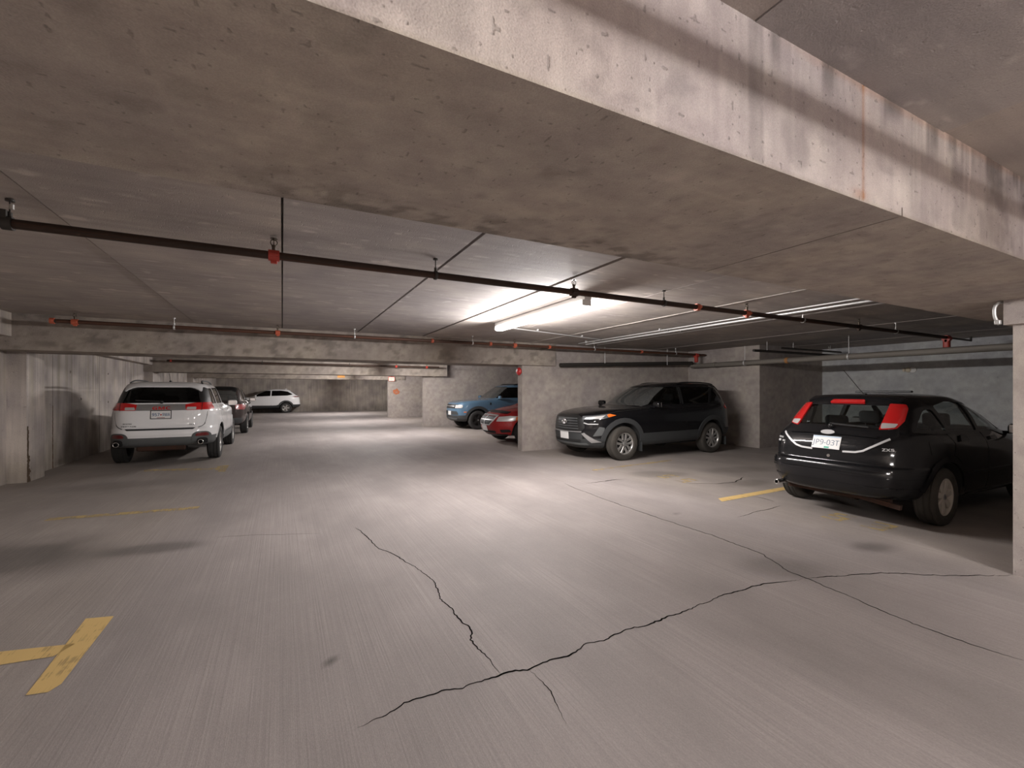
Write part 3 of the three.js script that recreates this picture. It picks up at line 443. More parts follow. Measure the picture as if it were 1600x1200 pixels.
function band(line, w) {                                         // a strip of width w along a polyline, as an outline
  const L = [], R = []; line.forEach((p, i) => { const a = line[Math.max(0, i - 1)], b = line[Math.min(line.length - 1, i + 1)], dx = b[0] - a[0], dy = b[1] - a[1], l = Math.hypot(dx, dy) || 1; L.push([p[0] - dy / l * w / 2, p[1] + dx / l * w / 2]); R.push([p[0] + dy / l * w / 2, p[1] - dx / l * w / 2]); }); return [...L, ...R.reverse()];
}
function wheelParts(R, W, rimR, style) {                          // axle along z, outer face toward +z
  const prof = [[rimR, -W / 2 + .012], [rimR + .02, -W / 2], [R - .05, -W / 2 - .004], [R - .015, -W / 2 + .012], [R, -W / 2 + .03]];
  for (const c of [-0.28, 0, 0.28]) prof.push([R, c * W - .009], [R - .008, c * W - .006], [R - .008, c * W + .006], [R, c * W + .009]);
  prof.push([R, W / 2 - .03], [R - .015, W / 2 - .012], [R - .05, W / 2 + .004], [rimR + .02, W / 2], [rimR, W / 2 - .012], [rimR - .01, W / 2 - .05], [rimR - .01, -W / 2 + .05], [rimR, -W / 2 + .012]);
  const tyre = new THREE.LatheGeometry(prof.map(([r, y]) => new THREE.Vector2(r, y)), 56); tyre.rotateX(Math.PI / 2);
  const f = W / 2 - 0.018, rim = [];
  const hoop = new THREE.LatheGeometry([[rimR - .03, f - .05], [rimR - .022, f - .006], [rimR - .008, f + .004], [rimR + .004, f - .002], [rimR + .002, f - .02]].map(([r, y]) => new THREE.Vector2(r, y)), 56); hoop.rotateX(Math.PI / 2); rim.push(hoop);
  const n = style.n, wi = style.inner, wo = style.outer;
  for (let k = 0; k < n; k++) {
    const a = k / n * Math.PI * 2 + (style.turn || 0), sh = new THREE.Shape(); const r0 = 0.035, r1 = rimR - 0.012;
    if (style.split) for (const s of [-1, 1]) { const q = new THREE.Shape([[r0, s * .03 - wi / 2], [r1, s * style.split - wo / 2], [r1, s * style.split + wo / 2], [r0, s * .03 + wi / 2]].map((p) => new THREE.Vector2(...p))); const g = new THREE.ExtrudeGeometry(q, { depth: 0.02, bevelEnabled: true, bevelSize: 0.004, bevelThickness: 0.005, bevelSegments: 1 }); g.rotateZ(a); g.translate(0, 0, f - 0.034); rim.push(g); }
    else { [[r0, -wi / 2], [r1, -wo / 2], [r1, wo / 2], [r0, wi / 2]].forEach(([x, y], i) => (i ? sh.lineTo(x, y) : sh.moveTo(x, y))); const g = new THREE.ExtrudeGeometry(sh, { depth: 0.022, bevelEnabled: true, bevelSize: 0.005, bevelThickness: 0.006, bevelSegments: 1 }); g.rotateZ(a); g.translate(0, 0, f - 0.036); rim.push(g); }
  }
  rim.push(cyl(0.062, 0.03, [0, 0, f - 0.022], [Math.PI / 2, 0, 0], 24)); const cap = cyl(0.03, 0.008, [0, 0, f - 0.004], [Math.PI / 2, 0, 0], 20);
  const disc = cyl(rimR - 0.03, 0.02, [0, 0, f - 0.09], [Math.PI / 2, 0, 0], 32);
  return { tyre, rim: merge(rim), cap, disc };
}
function addWheels(root, spec) {
  const w = wheelParts(spec.R, spec.tw || 0.22, spec.rimR, spec.spokes), track = spec.track;
  for (const x of [0, spec.wb]) for (const s of [1, -1]) {
    const g = new THREE.Group(); g.name = 'wheel'; g.position.set(x, spec.R - 0.004, s * (track - (spec.tw || 0.22) / 2)); if (s < 0) g.rotation.y = Math.PI; g.userData.label = spec.wheelLabel || 'black tyre on a spoked alloy rim'; root.add(g);
    mesh('tyre', w.tyre, spec.tyreMat || C.rubber, g); mesh('rim', w.rim, spec.rimMat || C.alloy, g); mesh('centre_cap', w.cap, spec.capMat || C.silver, g); mesh('brake_disc', w.disc, C.disc, g);
  }
}
function addSeats(root, rows, y0 = 0.42) {
  for (const [x, list, h] of rows) for (const z of list) {
    mesh('seat', merge([rbox(0.50, 0.16, 0.48, 0.06, [x + 0.18, y0, z]), rbox(0.13, h, 0.46, 0.05, [x - 0.12, y0 + h / 2, z], [0, 0, 0.22]), rbox(0.10, 0.18, 0.27, 0.045, [x - 0.26, y0 + h + 0.12, z], [0, 0, 0.15]), cyl(0.008, 0.16, [x - 0.235, y0 + h + 0.0, z - 0.07], [0, 0, .15], 8), cyl(0.008, 0.16, [x - 0.235, y0 + h + 0.0, z + 0.07], [0, 0, .15], 8)]), C.seat, root);
  }
}
function buildCar(spec, name, label, pos, turn) {
  const root = thing(name, label, 'car', pos, turn), skin = loft(spec.rings, spec.res || 56, spec.sub || 6), body = new Body(skin);
  const cutters = []; const R = spec.archR;
  for (const x of [0, spec.wb]) for (const s of [1, -1]) { const g = new THREE.CylinderGeometry(R, R, 0.62, 40); g.rotateX(Math.PI / 2); g.translate(x, spec.R + 0.01, s * (spec.track + 0.02)); g.deleteAttribute('uv'); cutters.push([g, C.well]); }
  const lining = spec.lining || C.lining;
  if (spec.cavity) cutters.push([loft(spec.cavity, 32, 4), lining]);
  for (const w of spec.sideGlass || []) { cutters.push([prism(w.poly, 0.25, 1.3, 'z'), C.trimBlack], [prism(w.poly, -1.3, -0.25, 'z'), C.trimBlack]); }
  if (spec.rearGlass) cutters.push([prism(spec.rearGlass.poly, -3, spec.rearGlass.to, 'x'), C.trimBlack]);
  if (spec.windshield) cutters.push([prism(spec.windshield.poly, spec.windshield.from, 8, 'x'), C.trimBlack]);
  const mats = [spec.paint, spec.lower || spec.paint]; let br = new Brush(skin, mats); if (skin.groups.length < 2) { br = new Brush(skin, [spec.paint]); } br.updateMatrixWorld();
  for (const [g, m] of cutters) { g.clearGroups(); const b = new Brush(g, m); b.updateMatrixWorld(); br = evaluator.evaluate(br, b, SUBTRACTION); }
  for (const [m, g] of splitGroups(br)) if (m === C.well) for (const q of quarters(g, spec.wb / 2)) mesh('wheel_well', q, m, root); else mesh(m === spec.paint ? 'body' : m === C.well ? 'wheel_well' : m === lining ? 'cabin_lining' : m === C.trimBlack ? 'window_frame' : 'lower_cladding', g, m, root);
  for (const w of spec.sideGlass || []) for (const f of ['R', 'L']) mesh(w.name || 'side_window', body.patch(f, w.poly, -0.010, 0.08, false), w.mat || C.glassDark, root);
  if (spec.rearGlass) mesh('rear_window', body.patch('B', spec.rearGlass.poly, -0.008, 0.08, false), spec.rearGlass.mat || C.glassDark, root);
  if (spec.windshield) mesh('windshield', body.patch('F', spec.windshield.poly, -0.008, 0.08, false), spec.windshield.mat || C.glassMid, root);
  const add = (nm, from, poly, off, mat, lab, cell) => { const m = mesh(nm, body.patch(from, poly, off, cell || 0.06), mat, root); if (lab) m.userData.label = lab; return m; };
  const both = (nm, poly, off, mat, lab, cell) => { add(nm, 'R', poly, off, mat, lab, cell); add(nm, 'L', poly, off, mat, lab, cell); };
  const lr = (nm, from, poly, off, mat, lab, cell) => { add(nm, from, poly, off, mat, lab, cell); add(nm, from, mirrorX(poly), off, mat, lab, cell); };
  const corners = (nm, fr, pts, off, mat, lab, cell) => { for (const s of ['R', 'L']) add(nm, fr + s, roundPoly(corner(fr, pts), 0.015), off, mat, lab, cell || 0.04); };
  addWheels(root, spec);
  const text = (str, from, a, b, h, mat, nm, lab, wide = 1, depth = 0.004) => { const g = new TextGeometry(str, { font, size: h, depth, curveSegments: 3 }); g.computeBoundingBox(); g.translate(-(g.boundingBox.max.x + g.boundingBox.min.x) / 2, -h / 2, 0); g.scale(wide, 1, 1); body.seat(from, a, b, g, 0.0035); const m = mesh(nm, g, mat, root); if (lab) m.userData.label = lab; return m; };
  const on = (nm, from, a, b, geo, mat, off, lab, roll) => { const m = mesh(nm, body.seat(from, a, b, geo, off, roll), mat, root); if (lab) m.userData.label = lab; return m; };
  const mirror = (x, y, z, mat) => { for (const s of [1, -1]) { const m = mesh('side_mirror', merge([rbox(0.11, 0.135, 0.21, 0.05, [x, y, s * (z + 0.09)], [0, s * 0.12, 0]), rbox(0.05, 0.035, 0.16, 0.012, [x + 0.03, y - 0.05, s * (z - 0.005)])]), mat, root); const q = new RoundedBoxGeometry(0.006, 0.105, 0.17, 2, 0.002); xf(q, [x - 0.0545, y, s * (z + 0.096)], [0, s * 0.12, 0]); mesh('mirror_glass', q, C.chrome, m); } };
  return { root, body, add, both, lr, corners, text, on, mirror };
}
function plate(car, from, a, b, w, h, draw, lab, frameMat) {       // number plate: pressed sheet, print on its face
  const cv = document.createElement('canvas'); cv.width = 512; cv.height = Math.round(512 * h / w); const c = cv.getContext('2d'); c.fillStyle = '#dcdcda'; c.fillRect(0, 0, 512, cv.height); draw(c, 512, cv.height);
  const t = new THREE.CanvasTexture(cv); t.colorSpace = THREE.SRGBColorSpace;
  const base = rbox(w + 0.006, h + 0.006, 0.006, 0.003, [0, 0, 0.004]); const p = car.on('licence_plate', from, a, b, base, frameMat || C.plateWhite, 0.006, lab);
  const face = new THREE.PlaneGeometry(w - (frameMat ? 0.02 : 0), h - (frameMat ? 0.02 : 0)); face.translate(0, 0, 0.0082); mesh('plate_face', car.body.seat(from, a, b, face, 0.006), std({ map: t, roughness: 0.45 }), p);
}

// ---------------------------------------------------------------- black hatchback (rear three-quarter, right)
{
  const spec = {
    wb: 2.615, R: 0.315, rimR: 0.205, archR: 0.365, track: 0.825, tw: 0.20, spokes: { n: 7, inner: 0.04, outer: 0.062, turn: 0.2 }, rimMat: C.alloyDull, tyreMat: C.rubberDusty, wheelLabel: 'dusty tyre on a dull seven-spoke alloy rim', paint: C.blackDusty, lining: C.lining, res: 64, sub: 7,
    rings: [
      [-0.45, 0.30, 3.00, 0.20, 0.50, 4, 3.4, 0], [-0.66, 0.29, 3.28, 0.20, 0.74, 4.6, 3.2, 0], [-0.755, 0.33, 3.42, 0.26, 0.80, 4.6, 3.0, 0], [-0.80, 0.43, 3.48, 0.40, 0.835, 4.8, 2.9, 0], [-0.82, 0.55, 3.49, 0.50, 0.847, 5, 2.9, 0], [-0.80, 0.635, 3.48, 0.56, 0.85, 5, 2.9, 0], [-0.745, 0.66, 3.46, 0.60, 0.85, 5, 2.9, 0],
      [-0.725, 0.80, 3.40, 0.68, 0.848, 5, 3.0, 0], [-0.68, 0.92, 3.22, 0.76, 0.835, 5, 3.2, 0], [-0.62, 0.99, 2.75, 0.87, 0.80, 5, 3.6, 0], [-0.585, 1.03, 2.30, 0.955, 0.765, 4.6, 4.0, 0],
      [-0.44, 1.18, 1.86, 1.16, 0.70, 4.4, 3.8, 0], [-0.26, 1.345, 1.36, 1.345, 0.605, 4.4, 3.6, 0], [-0.16, 1.395, 1.15, 1.40, 0.545, 4.4, 3.4, 0], [0.10, 1.425, 0.85, 1.43, 0.40, 4, 3.2, 0], [0.35, 1.44, 0.6, 1.44, 0.15, 3, 3, 0],
    ],
    cavity: [[-0.25, 0.36, 2.05, 0.36, 0.62, 6, 6], [-0.40, 0.60, 2.1, 0.6, 0.72, 6, 5], [-0.50, 0.95, 2.08, 0.92, 0.74, 5, 4.5], [-0.36, 1.17, 1.72, 1.15, 0.655, 5, 4], [-0.17, 1.335, 1.26, 1.335, 0.56, 5, 4], [-0.02, 1.385, 1.0, 1.385, 0.42, 4, 3.5], [0.3, 1.40, 0.6, 1.40, 0.15, 3, 3]],
    sideGlass: [
      { poly: roundPoly([[-0.30, 1.07], [-0.06, 1.03], [0.20, 1.025], [0.10, 1.27], [-0.06, 1.25]], 0.05), mat: C.glassClear, name: 'quarter_window' },
      { poly: roundPoly([[0.27, 1.025], [0.98, 1.0], [0.93, 1.335], [0.55, 1.345], [0.18, 1.30]], 0.04), mat: C.glassClear, name: 'rear_door_window' },
      { poly: roundPoly([[1.06, 1.0], [1.95, 0.985], [1.72, 1.13], [1.40, 1.285], [1.20, 1.325], [1.01, 1.335]], 0.04), mat: C.glassClear, name: 'front_door_window' },
    ],
    rearGlass: { poly: roundPoly([[-0.50, 1.06], [0.50, 1.06], [0.455, 1.300], [-0.455, 1.300]], 0.06), to: 0.1, mat: C.glassClear },
    windshield: { poly: roundPoly([[-0.60, 0.99], [0.60, 0.99], [0.47, 1.33], [-0.47, 1.33]], 0.05), from: 1.0, mat: C.glassClear },
  };
  const car = buildCar(spec, 'hatchback', 'black hatchback with tall red tail lamps and slanted roof aerial, parked nose in', [6.44, 0, -3.00], 0);
  const { root, body, add, both, lr, corners, text, on, mirror } = car, K = spec.paint;
  both('rear_door', [[0.99, 0.985], [0.24, 1.005], [0.13, 0.99], [0.20, 0.88], ...arc(0, 0.325, 0.46, 72, 12, 10), [0.50, 0.31], [1.02, 0.29]], 0.0035, K);
  both('front_door', [[1.035, 0.98], [2.02, 0.955], [2.12, 0.80], [2.10, 0.40], [2.02, 0.29], [1.05, 0.29]], 0.0035, K);
  both('wheel_arch_lip', [...arc(0, 0.325, 0.435, 170, 12, 26), ...arc(0, 0.325, 0.372, 12, 170, 26)], 0.016, K);
  both('wheel_arch_lip', [...arc(2.615, 0.325, 0.42, 175, 5, 26), ...arc(2.615, 0.325, 0.372, 5, 175, 26)], 0.010, K);
  both('door_moulding', band([[0.40, 0.545], [2.15, 0.525]], 0.035), 0.014, K);
  both('sill_skirt', band([[0.42, 0.27], [2.2, 0.255]], 0.07), 0.012, K);
  both('door_handle', roundPoly([[0.30, 0.90], [0.52, 0.90], [0.50, 0.945], [0.43, 0.965], [0.37, 0.965], [0.33, 0.94]], 0.012), 0.022, C.trimBlack);
  both('door_handle', roundPoly([[1.14, 0.885], [1.33, 0.885], [1.33, 0.925], [1.14, 0.925]], 0.012), 0.022, C.trimBlack);
  add('fuel_flap', 'R', roundPoly([[-0.28, 0.78], [-0.10, 0.78], [-0.10, 0.93], [-0.28, 0.93]], 0.03), 0.003, K);
  add('tailgate', 'B', roundPoly([[-0.66, 0.68], [0.66, 0.68], [0.70, 0.86], [0.575, 1.04], [-0.575, 1.04], [-0.70, 0.86]], 0.03), 0.005, K);
  add('tailgate_ledge', 'B', band([[-0.46, 0.955], [-0.2, 0.965], [0.2, 0.965], [0.46, 0.955]], 0.024), 0.024, K);
  for (const s of [-1, 1]) add('chrome_strip', 'B', band([[s * 0.56, 0.945], [s * 0.45, 0.865], [s * 0.36, 0.805], [s * 0.29, 0.785], [s * 0.165, 0.778]], 0.020), 0.014, C.bright, 'bright chrome strip beside the plate');
  add('plate_recess', 'B', roundPoly([[-0.34, 0.81], [0.34, 0.81], [0.44, 0.90], [0.44, 0.935], [-0.44, 0.935], [-0.44, 0.90]], 0.02), 0.006, C.black);
  for (const [y, w] of [[0.60, 0.012], [0.565, 0.010], [0.53, 0.008], [0.425, 0.014]]) { add('bumper_rib', 'B', band([[-0.72, y], [0, y + 0.004], [0.72, y]], w), 0.010, K); both('bumper_rib', band([[-0.66, y], [-0.40, y]], w), 0.010, K); }
  add('rear_bumper', 'B', roundPoly([[-0.76, 0.40], [-0.5, 0.35], [0.5, 0.35], [0.76, 0.40], [0.77, 0.625], [-0.77, 0.625]], 0.04), 0.004, K);
  on('tow_eye', 'B', 0.02, 0.715, cyl(0.018, 0.02, [0, 0, 0], [Math.PI / 2, 0, 0], 14), C.chrome, 0.004);
  // tail lamps climb the rear pillars
  corners('tail_lamp', 'B', [[-0.665, 0.545, 1.035], [-0.585, 0.685, 1.055], [-0.47, 0.70, 1.13], [-0.30, 0.65, 1.265], [-0.25, 0.60, 1.31], [-0.37, 0.525, 1.318]], 0.012, C.lampRed, 'tall red tail lamp on the rear pillar');
  corners('reversing_lamp', 'B', [[-0.655, 0.56, 1.045], [-0.595, 0.67, 1.06], [-0.55, 0.685, 1.10], [-0.615, 0.565, 1.105]], 0.015, C.lampClear, 'clear lens at the foot of the tail lamp');
  add('brake_light', 'B', roundPoly([[-0.19, 1.318], [0.19, 1.318], [0.17, 1.352], [-0.17, 1.352]], 0.012), 0.022, C.lampRed, 'red high brake light', 0.03);
  mesh('roof_spoiler', body.patch('T', roundPoly([[-0.20, -0.50], [-0.08, -0.50], [-0.08, 0.50], [-0.20, 0.50]], 0.03), 0.018), K, root);
  mesh('aerial', merge([rodBetween([0.05, 1.42, 0.02], [-0.42, 1.72, 0.02], 0.0035), rbox(0.06, 0.03, 0.04, 0.012, [0.06, 1.428, 0.02])]), C.trimBlack, root);
  mesh('wiper', merge([box(0.012, 0.018, 0.40, [-0.60, 1.075, 0.16], [0.05, 0, 0]), xf(new THREE.SphereGeometry(0.028, 12, 8), [-0.60, 1.06, -0.03])]), C.trimBlack, root);
  mesh('tailpipe', merge([xf(new THREE.CylinderGeometry(0.026, 0.026, 0.2, 18, 1, true), [-0.72, 0.315, -0.55], [0, 0, Math.PI / 2]), xf(new THREE.TorusGeometry(0.026, 0.005, 8, 18), [-0.82, 0.315, -0.55], [0, Math.PI / 2, 0])]), C.chrome, root);
  mesh('underbody', merge([box(0.05, 0.06, 1.1, [-0.55, 0.27, 0]), cyl(0.09, 0.5, [-0.35, 0.27, -0.1], [Math.PI / 2, 0, 0.1], 16), cyl(0.03, 1.2, [0, 0.3, 0], [Math.PI / 2, 0, 0], 12), box(0.05, 0.05, 0.5, [-0.58, 0.255, 0.4], [0.12, 0, 0])]), C.rustPart, root);
  mirror(1.86, 0.99, 0.80, K);
  lr('headlamp', 'F', roundPoly([[0.36, 0.66], [0.70, 0.70], [0.72, 0.80], [0.42, 0.75]], 0.03), 0.006, C.lampClear);
  addSeats(root, [[0.42, [-0.35, 0.35], 0.52], [1.30, [-0.36, 0.36], 0.56]], 0.42);
  mesh('dashboard', merge([rbox(0.42, 0.26, 1.3, 0.08, [1.95, 0.86, 0]), xf(new THREE.TorusGeometry(0.18, 0.015, 10, 28), [1.66, 0.95, -0.36], [0, Math.PI / 2, 0.0])]), C.lining, root);
  mesh('roof_rack_bar', rbox(0.05, 0.025, 0.62, 0.01, [0.55, 1.462, 0.0]), C.trimBlack, root);
  plate(car, 'B', -0.02, 0.862, 0.30, 0.15, (c, w, h) => { c.fillStyle = '#9fb4c8'; c.fillRect(0, 0, w, h * 0.10); c.fillStyle = '#3c5068'; c.font = '150px sans-serif'; c.textAlign = 'center'; c.textBaseline = 'middle'; c.fillText('JP9-03T', w / 2, h * 0.52, w * 0.94); c.fillStyle = '#1f9d80'; c.fillRect(w * 0.46, h * 0.84, w * 0.18, h * 0.14); }, 'white number plate reading JP9-03T');
  const oval = cyl(1, 0.008, [0, 0, 0], [Math.PI / 2, 0, 0], 28); oval.scale(0.075, 0.032, 1); on('emblem', 'B', -0.03, 0.965, oval, C.bright, 0.03, 'chrome oval emblem');
  text('FOCUS', 'B', -0.605, 0.875, 0.022, C.bright, 'badge_lettering', 'chrome lettering', 1.25); const ov2 = cyl(1, 0.005, [0, 0, 0], [Math.PI / 2, 0, 0], 20); ov2.scale(0.04, 0.016, 1); on('badge', 'B', -0.625, 0.835, ov2, C.bright, 0.006); text('SES', 'B', -0.545, 0.835, 0.02, C.bright, 'badge_lettering', null, 1.2);
  text('ZX5', 'B', 0.565, 0.835, 0.030, C.bright, 'badge_lettering', 'chrome lettering', 1.5);
}

// ---------------------------------------------------------------- white SUV parked along the left wall, seen from behind
{
  const spec = {
    wb: 2.857, R: 0.36, rimR: 0.235, archR: 0.415, track: 0.905, tw: 0.225, spokes: { n: 6, inner: 0.05, outer: 0.09, turn: 0.1 }, rimMat: C.alloy, paint: C.white, lower: C.plasticGrey, res: 56, sub: 6, wheelLabel: 'tyre on a silver six-spoke rim',
    rings: [
      [-0.55, 0.36, 3.30, 0.24, 0.60, 5, 3.4, 1], [-0.80, 0.37, 3.55, 0.25, 0.82, 5.5, 3.2, 1], [-0.905, 0.44, 3.70, 0.34, 0.90, 5.5, 3.2, 1], [-0.925, 0.53, 3.75, 0.48, 0.915, 5.5, 3.2, 1], [-0.925, 0.56, 3.76, 0.55, 0.92, 5.5, 3.2, 0], [-0.935, 0.62, 3.76, 0.62, 0.925, 5.5, 3.2, 0], [-0.925, 0.70, 3.75, 0.70, 0.925, 5.5, 3.2, 0],
      [-0.88, 0.76, 3.73, 0.80, 0.925, 5.5, 3.3, 0], [-0.865, 0.95, 3.66, 0.95, 0.925, 5.5, 3.4, 0], [-0.85, 1.06, 3.48, 1.03, 0.91, 5.5, 3.6, 0], [-0.83, 1.13, 2.95, 1.09, 0.875, 5.5, 3.8, 0], [-0.81, 1.18, 2.30, 1.13, 0.835, 5.5, 4.2, 0],
      [-0.69, 1.38, 1.88, 1.36, 0.77, 5.5, 4, 0], [-0.53, 1.585, 1.40, 1.585, 0.68, 5.5, 4, 0], [-0.42, 1.635, 1.20, 1.635, 0.60, 5, 3.6, 0], [-0.1, 1.66, 0.9, 1.66, 0.42, 4, 3.2, 0], [0.2, 1.672, 0.6, 1.672, 0.15, 3, 3, 0],
    ],
    cavity: [[-0.40, 0.50, 2.05, 0.50, 0.68, 6, 6], [-0.66, 0.70, 2.1, 0.70, 0.80, 6, 5], [-0.72, 1.12, 2.08, 1.08, 0.80, 6, 4.5], [-0.60, 1.37, 1.74, 1.35, 0.72, 6, 4], [-0.44, 1.57, 1.30, 1.57, 0.62, 5, 4], [-0.2, 1.62, 1.0, 1.62, 0.42, 4, 3.5], [0.2, 1.635, 0.6, 1.635, 0.15, 3, 3]],
    sideGlass: [
      { poly: roundPoly([[-0.56, 1.20], [-0.02, 1.20], [-0.02, 1.53], [-0.34, 1.53]], 0.05), name: 'quarter_window', mat: C.glassMid }, { poly: roundPoly([[0.06, 1.20], [0.92, 1.19], [0.88, 1.545], [0.06, 1.54]], 0.03), name: 'rear_door_window', mat: C.glassMid }, { poly: roundPoly([[1.0, 1.19], [1.98, 1.17], [1.78, 1.34], [1.36, 1.545], [0.97, 1.55]], 0.04), name: 'front_door_window', mat: C.glassMid }],
    rearGlass: { poly: roundPoly([[-0.77, 1.235], [0.77, 1.235], [0.655, 1.545], [-0.655, 1.545]], 0.05), to: -0.1, mat: C.glassDark },
    windshield: { poly: roundPoly([[-0.68, 1.17], [0.68, 1.17], [0.57, 1.55], [-0.57, 1.55]], 0.05), from: 1.0, mat: C.glassMid },
  };
  const car = buildCar(spec, 'white_suv', 'white SUV with dark rear glass and twin exhausts parked along the left wall', [-2.12, 0, -11.85], Math.PI / 2);
  const { root, body, add, both, lr, corners, text, on, mirror } = car, K = spec.paint;
  corners('pillar_glass', 'B', [[-0.80, 0.70, 1.225], [-0.60, 0.835, 1.205], [-0.50, 0.82, 1.21], [-0.32, 0.73, 1.52], [-0.45, 0.70, 1.55], [-0.60, 0.62, 1.545]], 0.0035, C.trimBlack, 'glossy dark glass wrapping the rear pillar');
  add('tailgate', 'B', roundPoly([[-0.70, 0.80], [-0.60, 0.735], [0.60, 0.735], [0.70, 0.80], [0.735, 1.00], [0.735, 1.08], [-0.735, 1.08], [-0.735, 1.00]], 0.07), 0.006, K);
  add('tailgate_seam', 'B', band([[-0.738, 1.05], [-0.735, 0.98], [-0.70, 0.80], [-0.66, 0.76], [-0.60, 0.735]], 0.011), 0.0042, C.trimBlack); add('tailgate_seam', 'B', band([[0.738, 1.05], [0.735, 0.98], [0.70, 0.80], [0.66, 0.76], [0.60, 0.735]], 0.011), 0.0042, C.trimBlack);
  add('bumper_step_pad', 'B', roundPoly([[-0.52, 0.705], [0.52, 0.705], [0.56, 0.735], [-0.56, 0.735]], 0.01), 0.006, C.plastic, 'dark bumper step strip');
  add('tailgate_bar', 'B', [[-0.46, 1.085], [0.46, 1.085], [0.40, 1.205], [-0.40, 1.205]], 0.014, C.silver, 'satin silver bar between the tail lamps');
  lr('tail_lamp', 'B', roundPoly([[0.40, 1.085], [0.79, 1.09], [0.775, 1.235], [0.52, 1.225], [0.38, 1.195]], 0.02), 0.018, C.lampRed, 'red tail lamp', 0.04);
  lr('reversing_lamp', 'B', roundPoly([[0.405, 1.095], [0.56, 1.095], [0.56, 1.145], [0.415, 1.145]], 0.012), 0.021, C.lampClear, 'clear reversing lens', 0.04);
  lr('lamp_divider', 'B', band([[0.645, 1.085], [0.645, 1.23]], 0.012), 0.022, C.lampDeep, null, 0.04);
  corners('tail_lamp', 'B', [[-0.86, 0.74, 1.09], [-0.55, 0.895, 1.10], [-0.56, 0.88, 1.19], [-0.80, 0.74, 1.23]], 0.017, C.lampRed, 'red tail lamp wrapping the corner');
  lr('bumper_pod', 'B', roundPoly([[0.50, 0.42], [0.80, 0.42], [0.80, 0.60], [0.74, 0.655], [0.57, 0.655], [0.50, 0.60]], 0.05), 0.014, C.plasticGrey);
  lr('fog_reflector', 'B', roundPoly([[0.55, 0.565], [0.77, 0.565], [0.74, 0.63], [0.58, 0.63]], 0.03), 0.020, C.lampDeep, 'dim red bumper reflector', 0.04);
  lr('exhaust_recess', 'B', roundPoly([[0.58, 0.42], [0.74, 0.42], [0.74, 0.51], [0.70, 0.53], [0.62, 0.53], [0.58, 0.51]], 0.03), 0.019, C.well, null, 0.05);
  for (const s of [-1, 1]) mesh('tailpipe', merge([xf(new THREE.CylinderGeometry(0.042, 0.042, 0.16, 22, 1, true), [-0.90, 0.455, s * 0.66], [0, 0, Math.PI / 2]), xf(new THREE.TorusGeometry(0.042, 0.006, 8, 22), [-0.98, 0.455, s * 0.66], [0, Math.PI / 2, 0])]), C.chrome, root);
  mesh('skid_plate', merge([rbox(0.10, 0.10, 0.78, 0.03, [-0.80, 0.345, 0]), rbox(0.3, 0.08, 0.7, 0.03, [-0.62, 0.32, 0])]), C.rustPart, root);
  mesh('underbody', merge([cyl(0.11, 0.7, [-0.45, 0.36, 0], [Math.PI / 2, 0, 0], 16), cyl(0.035, 1.4, [0, 0.33, 0], [Math.PI / 2, 0, 0], 10), box(2.2, 0.1, 1.2, [1.5, 0.30, 0])]), C.well, root);
  add('brake_light', 'B', roundPoly([[-0.16, 1.575], [0.16, 1.575], [0.14, 1.615], [-0.14, 1.615]], 0.012), 0.012, C.lampDeep, 'dark red high brake light', 0.03);
  mesh('roof_spoiler', body.patch('T', roundPoly([[-0.56, -0.62], [-0.40, -0.62], [-0.40, 0.62], [-0.56, 0.62]], 0.03), 0.02), K, root);
  for (const s of [-1, 1]) mesh('roof_rail', merge([tube([[-0.30, 1.63, s * 0.60], [-0.18, 1.672, s * 0.575], [0.35, 1.69, s * 0.57], [0.9, 1.672, s * 0.575], [1.02, 1.63, s * 0.60]], 0.017, 40, 8)]), C.plasticGrey, root);
  mesh('aerial', merge([rodBetween([-0.02, 1.66, 0], [-0.16, 1.84, 0], 0.004), rbox(0.1, 0.035, 0.04, 0.015, [0.0, 1.675, 0])]), C.trimBlack, root);
  mesh('wiper', merge([box(0.014, 0.02, 0.42, [-0.795, 1.275, -0.2], [0.06, 0, 0]), xf(new THREE.SphereGeometry(0.035, 12, 8), [-0.80, 1.255, 0.0])]), C.trimBlack, root);
  both('rear_door', [[0.96, 1.175], [0.04, 1.185], [0.02, 1.0], [0.10, 0.84], ...arc(0, 0.37, 0.50, 74, 30, 8), [0.55, 0.58], [0.98, 0.57]], 0.004, K); both('front_door', [[1.0, 1.17], [2.08, 1.13], [2.22, 0.95], [2.20, 0.58], [1.0, 0.57]], 0.004, K);
  both('door_handle', roundPoly([[0.18, 1.03], [0.40, 1.03], [0.40, 1.065], [0.18, 1.065]], 0.012), 0.025, K); both('door_handle', roundPoly([[1.12, 1.02], [1.34, 1.02], [1.34, 1.055], [1.12, 1.055]], 0.012), 0.025, K);
  both('sill_cladding', [[0.42, 0.38], [2.42, 0.36], [2.42, 0.52], [0.44, 0.53]], 0.012, C.plasticGrey); both('wheel_arch_lip', [...arc(0, 0.37, 0.455, 165, 15, 24), ...arc(0, 0.37, 0.422, 15, 165, 24)], 0.012, K); both('wheel_arch_lip', [...arc(2.857, 0.37, 0.455, 165, 15, 24), ...arc(2.857, 0.37, 0.422, 15, 165, 24)], 0.012, K);
  mirror(1.92, 1.17, 0.87, K);
  addSeats(root, [[0.35, [-0.42, 0.0, 0.42], 0.60], [1.25, [-0.40, 0.40], 0.64]], 0.56); mesh('dashboard', rbox(0.42, 0.28, 1.45, 0.08, [1.95, 1.02, 0]), C.lining, root);
